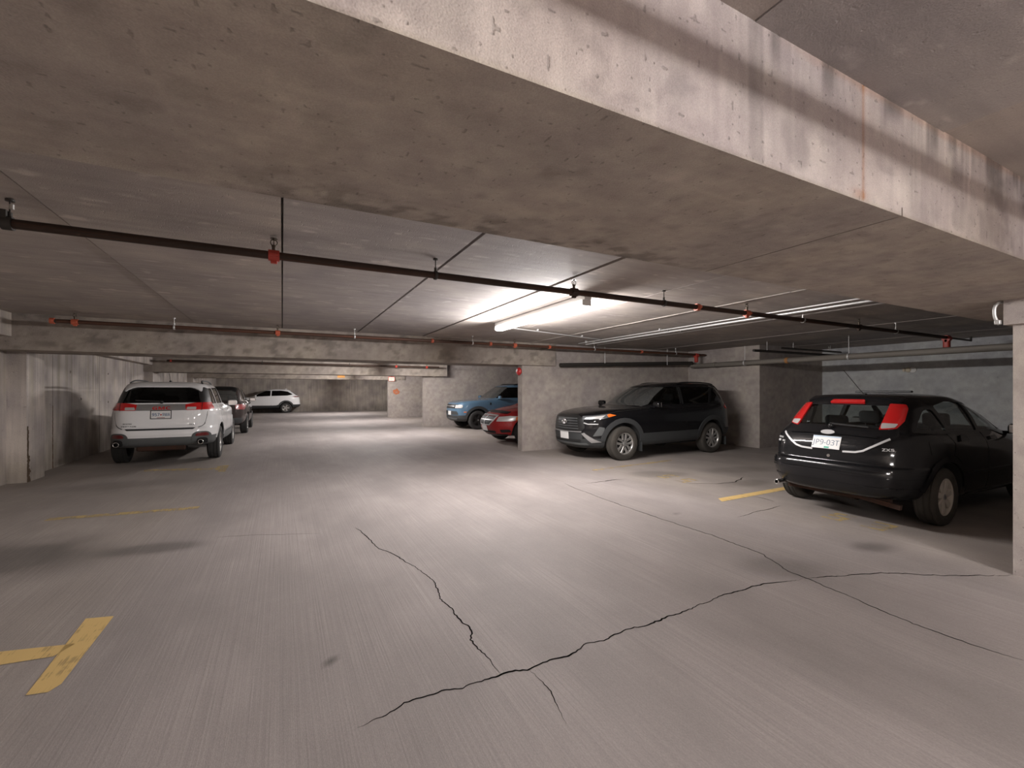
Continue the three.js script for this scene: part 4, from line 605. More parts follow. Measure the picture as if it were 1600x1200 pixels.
  text('GMC', 'B', 0.0, 1.128, 0.062, C.lampRed, 'badge_lettering', 'red three-letter badge', 1.5, 0.012); text('ECOTEC', 'B', -0.515, 0.835, 0.022, C.plasticGrey, 'badge_lettering', null, 1.3); text('TERRAIN', 'B', -0.50, 0.785, 0.022, C.plasticGrey, 'badge_lettering', null, 1.9); text('SLE', 'B', 0.50, 0.80, 0.022, C.plasticGrey, 'badge_lettering', null, 1.9);
  plate(car, 'B', 0.0, 1.005, 0.33, 0.165, (c, w, h) => { c.fillStyle = '#5b6f8d'; c.font = 'bold 150px sans-serif'; c.textAlign = 'center'; c.textBaseline = 'middle'; c.fillText('957', w * 0.24, h * 0.5, w * 0.40); c.fillText('9MA', w * 0.76, h * 0.5, w * 0.40); c.fillStyle = '#b04848'; c.fillRect(w * 0.46, h * 0.42, w * 0.08, h * 0.2); c.fillStyle = '#a07070'; c.fillRect(w * 0.3, h * 0.88, w * 0.4, h * 0.08); }, 'number plate in a black frame', C.trimBlack);
}

// ---------------------------------------------------------------- black SUV, nose toward the aisle
{
  const spec = {
    wb: 2.69, R: 0.362, rimR: 0.232, archR: 0.425, track: 0.905, tw: 0.225, spokes: { n: 5, inner: 0.035, outer: 0.05, split: 0.055, turn: 0.3 }, rimMat: C.alloy, tyreMat: C.rubberDusty, paint: C.black, lower: C.plastic, res: 56, sub: 6, wheelLabel: 'tyre on a split five-spoke alloy rim',
    rings: [
      [-0.55, 0.36, 3.15, 0.26, 0.60, 5, 3.6, 1], [-0.80, 0.36, 3.42, 0.25, 0.80, 5, 3.4, 1], [-0.93, 0.44, 3.56, 0.32, 0.885, 5, 3.4, 1], [-0.96, 0.56, 3.605, 0.42, 0.905, 5, 3.4, 1], [-0.96, 0.60, 3.61, 0.46, 0.91, 5, 3.4, 0], [-0.95, 0.72, 3.62, 0.62, 0.92, 5, 3.4, 0], [-0.92, 0.84, 3.60, 0.80, 0.927, 5, 3.4, 0], [-0.90, 0.98, 3.55, 0.92, 0.925, 5, 3.5, 0],
      [-0.87, 1.07, 3.40, 1.00, 0.905, 5, 3.7, 0], [-0.85, 1.12, 2.95, 1.075, 0.875, 5, 4, 0], [-0.83, 1.17, 2.25, 1.12, 0.83, 5, 4.4, 0], [-0.72, 1.38, 1.78, 1.38, 0.755, 5, 4, 0], [-0.55, 1.585, 1.28, 1.60, 0.66, 5, 4, 0], [-0.45, 1.64, 1.05, 1.65, 0.585, 5, 3.6, 0], [-0.1, 1.67, 0.75, 1.68, 0.42, 4, 3.2, 0], [0.2, 1.69, 0.5, 1.69, 0.15, 3, 3, 0],
    ],
    cavity: [[-0.40, 0.50, 2.0, 0.50, 0.68, 6, 6], [-0.66, 0.70, 2.05, 0.70, 0.80, 6, 5], [-0.72, 1.12, 2.03, 1.07, 0.79, 6, 4.6], [-0.62, 1.37, 1.66, 1.36, 0.70, 6, 4], [-0.45, 1.575, 1.18, 1.585, 0.60, 5, 4], [-0.2, 1.63, 0.9, 1.635, 0.42, 4, 3.5], [0.2, 1.65, 0.5, 1.65, 0.15, 3, 3]],
    sideGlass: [
      { poly: roundPoly([[-0.52, 1.28], [-0.05, 1.195], [-0.22, 1.54], [-0.36, 1.50]], 0.03), name: 'quarter_window', mat: C.glassDark }, { poly: roundPoly([[0.03, 1.19], [0.86, 1.175], [0.84, 1.57], [-0.14, 1.55]], 0.03), name: 'rear_door_window', mat: C.glassDark }, { poly: roundPoly([[0.96, 1.175], [1.88, 1.16], [1.70, 1.33], [1.27, 1.56], [0.93, 1.57]], 0.04), name: 'front_door_window', mat: C.glassMid }],
    rearGlass: { poly: roundPoly([[-0.66, 1.20], [0.66, 1.20], [0.58, 1.53], [-0.58, 1.53]], 0.05), to: -0.1, mat: C.glassDark },
    windshield: { poly: roundPoly([[-0.71, 1.145], [0.71, 1.145], [0.57, 1.575], [-0.57, 1.575]], 0.05), from: 0.95, mat: C.glassScreen },
  };
  const car = buildCar(spec, 'black_suv', 'black SUV with grey wheel-arch cladding parked nose out beside the concrete cross wall', [9.14, 0, -8.23], Math.PI);
  const { root, body, add, both, lr, corners, text, on, mirror } = car, K = spec.paint;
  both('wheel_arch_cladding', [...arc(0, 0.372, 0.53, 175, 3, 14), ...arc(0, 0.372, 0.428, 3, 175, 26)], 0.018, C.plastic, 'grey plastic arch'); both('wheel_arch_cladding', [...arc(2.69, 0.372, 0.53, 177, 5, 14), ...arc(2.69, 0.372, 0.428, 5, 177, 26)], 0.018, C.plastic, 'grey plastic arch');
  both('sill_cladding', [[0.44, 0.34], [2.24, 0.34], [2.20, 0.56], [0.50, 0.58]], 0.014, C.plastic, 'grey plastic sill');
  both('rear_door', [[0.90, 1.165], [0.02, 1.18], [-0.06, 1.10], [0.10, 0.97], ...arc(0, 0.372, 0.56, 68, 26, 6), [0.55, 0.60], [0.90, 0.59]], 0.004, K); both('front_door', [[0.925, 1.165], [1.98, 1.125], [2.06, 0.95], [2.04, 0.62], [1.98, 0.59], [0.925, 0.59]], 0.004, K);
  both('door_handle', roundPoly([[0.14, 1.03], [0.36, 1.03], [0.36, 1.062], [0.14, 1.062]], 0.012), 0.025, K); both('door_handle', roundPoly([[1.02, 1.02], [1.24, 1.02], [1.24, 1.052], [1.02, 1.052]], 0.012), 0.025, K);
  both('window_trim', band([[0.90, 1.18], [0.885, 1.57]], 0.05), 0.003, C.trimBlack);
  both('hood_edge', band([[2.2, 1.08], [2.8, 1.035], [3.2, 0.97]], 0.010), 0.003, C.trimBlack);
  // nose
  add('grille', 'F', roundPoly([[-0.50, 0.62], [0.50, 0.62], [0.56, 0.70], [0.50, 0.90], [0.36, 0.955], [-0.36, 0.955], [-0.50, 0.90], [-0.56, 0.70]], 0.03), 0.008, C.trimBlack);
  for (let k = 0; k < 5; k++) add('grille_slat', 'F', band([[-0.44 + 0.015 * k, 0.675 + k * 0.052], [0, 0.668 + k * 0.052], [0.44 - 0.015 * k, 0.675 + k * 0.052]], 0.013), 0.018, C.plasticGrey, null, 0.05);
  add('grille_bar', 'F', band([[-0.50, 0.612], [0, 0.60], [0.50, 0.612]], 0.022), 0.018, C.silver, 'satin bar under the grille', 0.05);
  add('lower_grille', 'F', roundPoly([[-0.50, 0.39], [0.50, 0.39], [0.52, 0.585], [-0.52, 0.585]], 0.03), 0.006, C.plastic); add('air_intake', 'F', roundPoly([[-0.46, 0.385], [0.46, 0.385], [0.48, 0.445], [-0.48, 0.445]], 0.02), 0.010, C.well);
  add('skid_plate', 'F', roundPoly([[-0.58, 0.335], [0.58, 0.335], [0.56, 0.375], [-0.56, 0.375]], 0.012), 0.018, C.plasticGrey, 'grey lower bumper lip');
  lr('bumper_fang', 'F', [[0.50, 0.575], [0.545, 0.595], [0.73, 0.40], [0.63, 0.385]], 0.022, C.silver, 'satin diagonal bumper trim', 0.05);
  corners('headlamp', 'F', [[3.50, 0.50, 0.865], [3.20, 0.80, 0.885], [2.93, 0.885, 0.955], [3.10, 0.85, 0.985], [3.40, 0.66, 0.945], [3.51, 0.50, 0.935]], 0.012, C.lampGrey, 'smoked headlamp'); corners('headlamp_lens', 'F', [[3.49, 0.55, 0.875], [3.24, 0.77, 0.89], [3.16, 0.82, 0.955], [3.36, 0.68, 0.925], [3.47, 0.57, 0.905]], 0.016, C.lampClear, 'bright headlamp reflector'); corners('turn_signal', 'F', [[3.10, 0.84, 0.915], [2.93, 0.885, 0.955], [3.08, 0.85, 0.982], [3.14, 0.83, 0.965]], 0.018, C.lampAmber, 'amber side marker');
  corners('bumper_vent', 'F', [[3.40, 0.70, 0.52], [3.22, 0.83, 0.54], [3.20, 0.84, 0.70], [3.30, 0.79, 0.72]], 0.010, C.plasticGrey, 'grey bumper corner vent'); lr('bumper_notch', 'F', band([[0.53, 0.80], [0.60, 0.775], [0.72, 0.775]], 0.022), 0.012, C.silver, null, 0.04);
  const ring = (rx, ry, t) => { const g = new THREE.TorusGeometry(1, t, 8, 32); g.scale(rx, ry, 0.012 / t / 1.6); return g; };
  on('emblem', 'F', 0, 0.805, merge([ring(0.078, 0.052, 0.12), xf(ring(0.05, 0.021, 0.24), [0, 0.027, 0]), ring(0.022, 0.048, 0.3)]), C.chrome, 0.026, 'chrome oval emblem');
  plate(car, 'F', 0.0, 0.515, 0.30, 0.15, (c, w, h) => { c.fillStyle = '#c9cacb'; c.fillRect(0, 0, w, h * 0.1); }, 'pale front plate');
  corners('tail_lamp', 'B', [[-0.90, 0.60, 1.06], [-0.72, 0.85, 1.04], [-0.60, 0.86, 1.10], [-0.78, 0.72, 1.17], [-0.85, 0.60, 1.14]], 0.014, C.lampRed, 'red tail lamp');
  for (const s of [-1, 1]) { mesh('mud_flap', box(0.012, 0.20, 0.22, [2.69 - 0.46, 0.27, s * 0.80]), C.plastic, root); mesh('mud_flap', box(0.012, 0.20, 0.22, [-0.46, 0.27, s * 0.80]), C.plastic, root); mesh('roof_rail', tube([[-0.35, 1.63, s * 0.60], [-0.25, 1.655, s * 0.575], [0.3, 1.682, s * 0.565], [0.75, 1.665, s * 0.575], [0.86, 1.64, s * 0.60]], 0.015, 40, 8), C.trimBlack, root); }
  mesh('roof_spoiler', body.patch('T', roundPoly([[-0.58, -0.58], [-0.40, -0.58], [-0.40, 0.58], [-0.58, 0.58]], 0.03), 0.02), K, root);
  mirror(1.84, 1.17, 0.86, K); addSeats(root, [[0.30, [-0.42, 0.42], 0.60], [1.18, [-0.40, 0.40], 0.64]], 0.56); mesh('dashboard', merge([rbox(0.45, 0.28, 1.42, 0.08, [1.86, 1.02, 0]), xf(new THREE.TorusGeometry(0.185, 0.016, 10, 28), [1.52, 1.10, -0.40], [0, Math.PI / 2, 0.0])]), C.lining, root);
  mesh('underbody', merge([box(2.4, 0.1, 1.2, [1.4, 0.30, 0]), cyl(0.035, 1.4, [0, 0.33, 0], [Math.PI / 2, 0, 0], 10), cyl(0.035, 1.4, [2.69, 0.33, 0], [Math.PI / 2, 0, 0], 10)]), C.well, root);
}

// ---------------------------------------------------------------- red minivan, nose out, mostly behind the cross wall
{
  const spec = {
    wb: 2.88, R: 0.34, rimR: 0.205, archR: 0.395, track: 0.93, tw: 0.215, spokes: { n: 5, inner: 0.06, outer: 0.09 }, paint: C.red, res: 48, sub: 5,
    rings: [
      [-0.6, 0.30, 3.25, 0.24, 0.60, 5, 3.2], [-0.85, 0.30, 3.52, 0.23, 0.86, 5, 3.0], [-0.95, 0.40, 3.70, 0.33, 0.95, 5, 2.9], [-0.97, 0.55, 3.77, 0.48, 0.975, 5, 2.9], [-0.96, 0.70, 3.77, 0.60, 0.98, 5, 2.9], [-0.95, 0.85, 3.70, 0.72, 0.98, 5, 3.0], [-0.94, 0.98, 3.50, 0.86, 0.96, 5, 3.2], [-0.93, 1.06, 3.10, 0.97, 0.93, 5, 3.6], [-0.92, 1.10, 2.60, 1.06, 0.895, 5, 4],
      [-0.86, 1.35, 2.05, 1.36, 0.83, 5, 4], [-0.75, 1.62, 1.50, 1.64, 0.74, 5, 4], [-0.6, 1.69, 1.30, 1.70, 0.66, 5, 3.6], [-0.2, 1.73, 1.0, 1.735, 0.45, 4, 3.2], [0.2, 1.745, 0.6, 1.745, 0.15, 3, 3],
    ],
    cavity: [[-0.5, 0.5, 2.3, 0.5, 0.72, 6, 6], [-0.8, 0.7, 2.35, 0.7, 0.86, 6, 5], [-0.84, 1.05, 2.3, 1.02, 0.85, 6, 4.6], [-0.77, 1.34, 1.92, 1.34, 0.78, 6, 4], [-0.65, 1.60, 1.38, 1.61, 0.68, 5, 4], [-0.3, 1.68, 1.0, 1.68, 0.45, 4, 3.5], [0.2, 1.70, 0.6, 1.70, 0.15, 3, 3]],
    sideGlass: [{ poly: roundPoly([[-0.75, 1.14], [0.25, 1.13], [0.25, 1.60], [-0.62, 1.58]], 0.04), name: 'quarter_window' }, { poly: roundPoly([[0.33, 1.13], [1.25, 1.12], [1.20, 1.60], [0.33, 1.60]], 0.04), name: 'sliding_door_window' }, { poly: roundPoly([[1.33, 1.12], [2.28, 1.10], [2.0, 1.33], [1.5, 1.60], [1.30, 1.60]], 0.04), name: 'front_door_window', mat: C.glassScreen }],
    rearGlass: { poly: roundPoly([[-0.7, 1.15], [0.7, 1.15], [0.62, 1.58], [-0.62, 1.58]], 0.05), to: -0.2 }, windshield: { poly: roundPoly([[-0.76, 1.09], [0.76, 1.09], [0.63, 1.60], [-0.63, 1.60]], 0.05), from: 1.1, mat: C.glassScreen },
  };
  const car = buildCar(spec, 'red_minivan', 'red minivan with a chrome cross grille, half hidden by the concrete cross wall', [8.86, 0, -11.62], Math.PI);
  const { root, body, add, both, lr, corners, text, on, mirror } = car, K = spec.paint;
  add('grille', 'F', roundPoly([[-0.40, 0.66], [-0.28, 0.55], [0.28, 0.55], [0.40, 0.66], [0.42, 0.765], [-0.42, 0.765]], 0.03), 0.010, C.plastic);
  add('grille_surround', 'F', band([[-0.44, 0.775], [-0.41, 0.65], [-0.28, 0.535], [0, 0.53], [0.28, 0.535], [0.41, 0.65], [0.44, 0.775]], 0.022), 0.022, C.bright, null, 0.05); add('grille_surround', 'F', band([[-0.46, 0.785], [0, 0.80], [0.46, 0.785]], 0.03), 0.022, C.silver, null, 0.05);
  add('grille_bar', 'F', band([[-0.41, 0.665], [0.41, 0.665]], 0.022), 0.024, C.bright, 'chrome grille cross', 0.05); add('grille_bar', 'F', band([[0, 0.54], [0, 0.78]], 0.022), 0.024, C.bright, 'chrome grille cross', 0.05);
  corners('headlamp', 'F', [[3.66, 0.52, 0.635], [3.38, 0.83, 0.645], [3.12, 0.94, 0.70], [3.14, 0.93, 0.77], [3.40, 0.80, 0.785], [3.62, 0.56, 0.755]], 0.012, C.lampClear, 'clear headlamp'); corners('turn_signal', 'F', [[3.28, 0.87, 0.66], [3.12, 0.94, 0.70], [3.14, 0.93, 0.765], [3.26, 0.87, 0.765]], 0.016, C.lampAmber, 'amber turn signal');
  add('air_intake', 'F', roundPoly([[-0.42, 0.31], [0.42, 0.31], [0.44, 0.375], [-0.44, 0.375]], 0.02), 0.006, C.well); lr('fog_lamp_recess', 'F', roundPoly([[0.56, 0.33], [0.72, 0.35], [0.72, 0.42], [0.56, 0.41]], 0.02), 0.006, C.well);
  add('bumper_lip', 'F', band([[-0.62, 0.265], [0, 0.255], [0.62, 0.265]], 0.04), 0.012, C.trimBlack); mesh('hood_guard', body.patch('F', band([[-0.62, 0.865], [-0.3, 0.885], [0.3, 0.885], [0.62, 0.865]], 0.05), 0.018), C.trimBlack, root);
  both('front_door', [[1.30, 1.09], [2.42, 1.04], [2.40, 0.7], [2.36, 0.32], [1.30, 0.32]], 0.004, K); both('sliding_door', [[0.30, 1.10], [1.27, 1.09], [1.27, 0.32], [0.45, 0.32], [0.42, 0.6], [0.3, 0.75]], 0.004, K); both('body_moulding', band([[0.45, 0.52], [2.4, 0.50]], 0.06), 0.012, K);
  plate(car, 'F', -0.02, 0.44, 0.30, 0.15, (c, w, h) => { c.fillStyle = '#c9cacb'; c.fillRect(0, 0, w, h * 0.1); }, 'pale front number plate');
  corners('tail_lamp', 'B', [[-0.95, 0.80, 0.85], [-0.85, 0.93, 0.85], [-0.82, 0.90, 1.2], [-0.90, 0.78, 1.2]], 0.012, C.lampRed); mirror(2.05, 1.16, 0.95, K); addSeats(root, [[0.3, [-0.45, 0.45], 0.62], [1.4, [-0.42, 0.42], 0.64]], 0.58); mesh('dashboard', rbox(0.5, 0.28, 1.5, 0.08, [2.15, 0.98, 0]), C.lining, root);
  mesh('underbody', box(2.6, 0.1, 1.3, [1.5, 0.29, 0]), C.well, root);
}
// ---------------------------------------------------------------- blue SUV beyond it
{
  const spec = {
    wb: 2.67, R: 0.36, rimR: 0.225, archR: 0.42, track: 0.915, tw: 0.225, spokes: { n: 5, inner: 0.06, outer: 0.09 }, rimMat: C.alloyDark, paint: C.blue, lower: C.plastic, res: 48, sub: 5,
    rings: [
      [-0.55, 0.38, 3.1, 0.30, 0.60, 5, 4.6, 1], [-0.75, 0.38, 3.30, 0.30, 0.82, 5.5, 4.4, 1], [-0.83, 0.46, 3.46, 0.38, 0.91, 5.5, 4.4, 1], [-0.85, 0.55, 3.50, 0.50, 0.925, 5.5, 4.4, 1], [-0.85, 0.58, 3.50, 0.54, 0.93, 5.5, 4.4, 0], [-0.85, 0.75, 3.50, 0.70, 0.94, 5.5, 4.4, 0], [-0.84, 0.95, 3.47, 0.88, 0.94, 5.5, 4.6, 0], [-0.83, 1.07, 3.38, 1.01, 0.925, 5.5, 5, 0], [-0.82, 1.13, 2.95, 1.10, 0.90, 5.5, 5, 0], [-0.81, 1.17, 2.15, 1.155, 0.87, 5.5, 5, 0],
      [-0.74, 1.42, 1.75, 1.42, 0.80, 5.5, 4.6, 0], [-0.64, 1.65, 1.32, 1.67, 0.72, 5.5, 4.6, 0], [-0.55, 1.71, 1.15, 1.72, 0.65, 5, 4, 0], [-0.2, 1.75, 0.8, 1.75, 0.45, 4, 3.4, 0], [0.2, 1.77, 0.5, 1.77, 0.15, 3, 3, 0],
    ],
    cavity: [[-0.4, 0.5, 1.9, 0.5, 0.7, 6, 6], [-0.66, 0.7, 1.95, 0.7, 0.82, 6, 6], [-0.72, 1.12, 1.95, 1.10, 0.82, 6, 6], [-0.64, 1.41, 1.62, 1.40, 0.75, 6, 5], [-0.54, 1.635, 1.22, 1.645, 0.66, 5, 4], [-0.2, 1.70, 0.8, 1.70, 0.45, 4, 3.5], [0.2, 1.72, 0.5, 1.72, 0.15, 3, 3]],
    sideGlass: [{ poly: roundPoly([[-0.62, 1.22], [-0.12, 1.21], [-0.12, 1.60], [-0.52, 1.58]], 0.03), name: 'quarter_window' }, { poly: roundPoly([[-0.04, 1.21], [0.80, 1.20], [0.78, 1.62], [-0.04, 1.62]], 0.03), name: 'rear_door_window' }, { poly: roundPoly([[0.88, 1.20], [1.86, 1.19], [1.68, 1.38], [1.30, 1.62], [0.86, 1.62]], 0.03), name: 'front_door_window', mat: C.glassDark }],
    rearGlass: { poly: roundPoly([[-0.68, 1.22], [0.68, 1.22], [0.62, 1.60], [-0.62, 1.60]], 0.04), to: -0.2 }, windshield: { poly: roundPoly([[-0.74, 1.18], [0.74, 1.18], [0.63, 1.64], [-0.63, 1.64]], 0.05), from: 0.95, mat: C.glassScreen },
  };
  const car = buildCar(spec, 'blue_suv', 'blue boxy SUV with black grille parked beyond the red minivan', [9.35, 0, -16.75], Math.PI);
  const { root, body, add, both, lr, corners, text, on, mirror } = car, K = spec.paint;
  add('grille', 'F', roundPoly([[-0.74, 0.80], [0.74, 0.80], [0.76, 0.95], [-0.76, 0.95]], 0.05), 0.008, C.trimBlack); add('grille_bar', 'F', roundPoly([[-0.46, 0.865], [0.46, 0.865], [0.46, 0.895], [-0.46, 0.895]], 0.01), 0.018, C.silver, 'satin grille bar', 0.05); lr('headlamp', 'F', roundPoly([[0.50, 0.81], [0.76, 0.82], [0.77, 0.93], [0.50, 0.93]], 0.04), 0.018, C.lampClear, 'round-cornered headlamp', 0.04);
  add('lower_grille', 'F', roundPoly([[-0.66, 0.56], [0.66, 0.56], [0.6, 0.70], [-0.6, 0.70]], 0.04), 0.008, C.plastic); add('skid_plate', 'F', roundPoly([[-0.55, 0.36], [0.55, 0.36], [0.6, 0.44], [-0.6, 0.44]], 0.03), 0.012, C.plasticGrey);
  both('wheel_arch_cladding', [...arc(0, 0.37, 0.52, 175, 3, 16), ...arc(0, 0.37, 0.424, 3, 175, 24)], 0.016, C.plastic); both('wheel_arch_cladding', [...arc(2.67, 0.37, 0.52, 177, 5, 16), ...arc(2.67, 0.37, 0.424, 5, 177, 24)], 0.016, C.plastic); both('sill_cladding', [[0.44, 0.36], [2.22, 0.36], [2.2, 0.54], [0.48, 0.56]], 0.012, C.plastic);
  both('front_door', [[0.85, 1.18], [1.98, 1.16], [2.05, 0.95], [2.03, 0.6], [0.85, 0.57]], 0.004, K); both('rear_door', [[0.82, 1.18], [-0.04, 1.19], [-0.04, 1.0], [0.2, 0.92], ...arc(0, 0.37, 0.55, 60, 26, 5), [0.82, 0.57]], 0.004, K); both('side_marker', band([[3.12, 0.67], [3.22, 0.665]], 0.03), 0.008, C.lampAmber, 'small amber side marker', 0.03); both('fender_vent', band([[2.16, 1.02], [2.17, 0.93]], 0.05), 0.006, C.trimBlack);
  plate(car, 'F', 0.0, 0.62, 0.30, 0.15, (c, w, h) => { c.fillStyle = '#c9cacb'; c.fillRect(0, 0, w, h * 0.1); }, 'pale front number plate');
  for (const s of [-1, 1]) mesh('roof_rail', tube([[-0.5, 1.70, s * 0.66], [-0.4, 1.735, s * 0.64], [0.3, 1.765, s * 0.63], [0.9, 1.745, s * 0.64], [1.0, 1.71, s * 0.66]], 0.016, 30, 8), C.trimBlack, root); mesh('roof_panel', body.patch('T', roundPoly([[-0.4, -0.6], [1.05, -0.56], [1.05, 0.56], [-0.4, 0.6]], 0.1), 0.006), C.trimBlack, root);
  corners('tail_lamp', 'B', [[-0.84, 0.78, 0.95], [-0.78, 0.91, 0.95], [-0.78, 0.89, 1.15], [-0.82, 0.78, 1.15]], 0.012, C.lampRed); mirror(1.80, 1.22, 0.90, K); addSeats(root, [[0.25, [-0.42, 0.42], 0.62], [1.1, [-0.40, 0.40], 0.64]], 0.58); mesh('dashboard', rbox(0.45, 0.28, 1.45, 0.08, [1.8, 1.05, 0]), C.lining, root); mesh('underbody', box(2.4, 0.1, 1.3, [1.4, 0.33, 0]), C.well, root);
}
// ---------------------------------------------------------------- white crossover, side on, at the end wall
{
  const spec = {
    wb: 2.655, R: 0.345, rimR: 0.225, archR: 0.40, track: 0.90, tw: 0.22, spokes: { n: 5, inner: 0.08, outer: 0.11 }, rimMat: C.alloy, paint: C.white, lower: C.plastic, res: 44, sub: 5,
    rings: [
      [-0.5, 0.36, 3.1, 0.26, 0.60, 4, 3.4, 1], [-0.75, 0.37, 3.38, 0.26, 0.80, 4.2, 3.2, 1], [-0.87, 0.46, 3.54, 0.36, 0.89, 4.2, 3.2, 1], [-0.90, 0.54, 3.58, 0.46, 0.91, 4.2, 3.2, 1], [-0.90, 0.57, 3.58, 0.50, 0.915, 4.2, 3.2, 0], [-0.88, 0.72, 3.57, 0.66, 0.92, 4.2, 3.2, 0], [-0.86, 0.90, 3.50, 0.82, 0.92, 4.2, 3.3, 0], [-0.83, 1.03, 3.30, 0.93, 0.90, 4.2, 3.6, 0], [-0.80, 1.10, 2.85, 1.02, 0.865, 4.2, 4, 0], [-0.75, 1.15, 2.20, 1.07, 0.82, 4.2, 4.4, 0],
      [-0.52, 1.34, 1.68, 1.32, 0.74, 4.2, 4, 0], [-0.22, 1.51, 1.18, 1.525, 0.64, 4.2, 4, 0], [-0.10, 1.555, 0.98, 1.575, 0.57, 4, 3.6, 0], [0.1, 1.585, 0.75, 1.60, 0.42, 4, 3.2, 0], [0.3, 1.61, 0.5, 1.61, 0.15, 3, 3, 0],
    ],
    cavity: [[-0.3, 0.5, 1.95, 0.5, 0.68, 5, 6], [-0.55, 0.7, 2.0, 0.7, 0.79, 5, 5], [-0.60, 1.08, 2.0, 1.02, 0.78, 5, 4.6], [-0.40, 1.33, 1.55, 1.30, 0.69, 5, 4], [-0.12, 1.50, 1.08, 1.505, 0.58, 5, 4], [0.1, 1.55, 0.8, 1.55, 0.40, 4, 3.5], [0.3, 1.57, 0.5, 1.57, 0.15, 3, 3]],
    sideGlass: [{ poly: roundPoly([[-0.42, 1.24], [-0.10, 1.17], [0.86, 1.14], [0.84, 1.49], [0.30, 1.50], [-0.10, 1.44]], 0.04), name: 'rear_door_window' }, { poly: roundPoly([[0.92, 1.14], [1.82, 1.11], [1.62, 1.28], [1.20, 1.48], [0.90, 1.49]], 0.04), name: 'front_door_window', mat: C.glassDark }],
    rearGlass: { poly: roundPoly([[-0.58, 1.18], [0.58, 1.18], [0.50, 1.46], [-0.50, 1.46]], 0.05), to: 0.1 }, windshield: { poly: roundPoly([[-0.66, 1.09], [0.66, 1.09], [0.53, 1.49], [-0.53, 1.49]], 0.05), from: 0.9, mat: C.glassScreen },
  };
  const car = buildCar(spec, 'white_crossover', 'white crossover seen side on in front of the far end wall', [0.22, 0, -34.55], Math.PI);
  const { root, body, add, both, lr, corners, text, on, mirror } = car, K = spec.paint;
  both('wheel_arch_cladding', [...arc(0, 0.355, 0.49, 175, 3, 18), ...arc(0, 0.355, 0.404, 3, 175, 24)], 0.014, C.plastic, 'black plastic arch'); both('wheel_arch_cladding', [...arc(2.655, 0.355, 0.49, 177, 5, 18), ...arc(2.655, 0.355, 0.404, 5, 177, 24)], 0.014, C.plastic, 'black plastic arch'); both('sill_cladding', [[0.44, 0.34], [2.22, 0.34], [2.2, 0.50], [0.48, 0.51]], 0.012, C.plastic);
  both('rear_door', [[0.86, 1.125], [0.0, 1.15], [0.1, 0.95], ...arc(0, 0.355, 0.52, 66, 26, 5), [0.55, 0.52], [0.88, 0.51]], 0.005, K); both('front_door', [[0.90, 1.125], [1.94, 1.09], [2.02, 0.9], [2.0, 0.52], [0.90, 0.51]], 0.005, K);
  corners('tail_lamp', 'B', [[-0.82, 0.50, 1.06], [-0.62, 0.85, 1.05], [-0.45, 0.86, 1.08], [-0.64, 0.80, 1.12], [-0.78, 0.5, 1.12]], 0.012, C.lampDeep, 'dark slim tail lamp'); mesh('roof_fin', rbox(0.14, 0.06, 0.035, 0.015, [-0.02, 1.60, 0]), K, root); mesh('roof_spoiler', body.patch('T', roundPoly([[-0.28, -0.5], [-0.1, -0.5], [-0.1, 0.5], [-0.28, 0.5]], 0.03), 0.02), K, root);
  mirror(1.76, 1.14, 0.86, K); addSeats(root, [[0.3, [-0.42, 0.42], 0.56], [1.1, [-0.40, 0.40], 0.6]], 0.5); mesh('underbody', box(2.4, 0.1, 1.3, [1.4, 0.31, 0]), C.well, root);
}
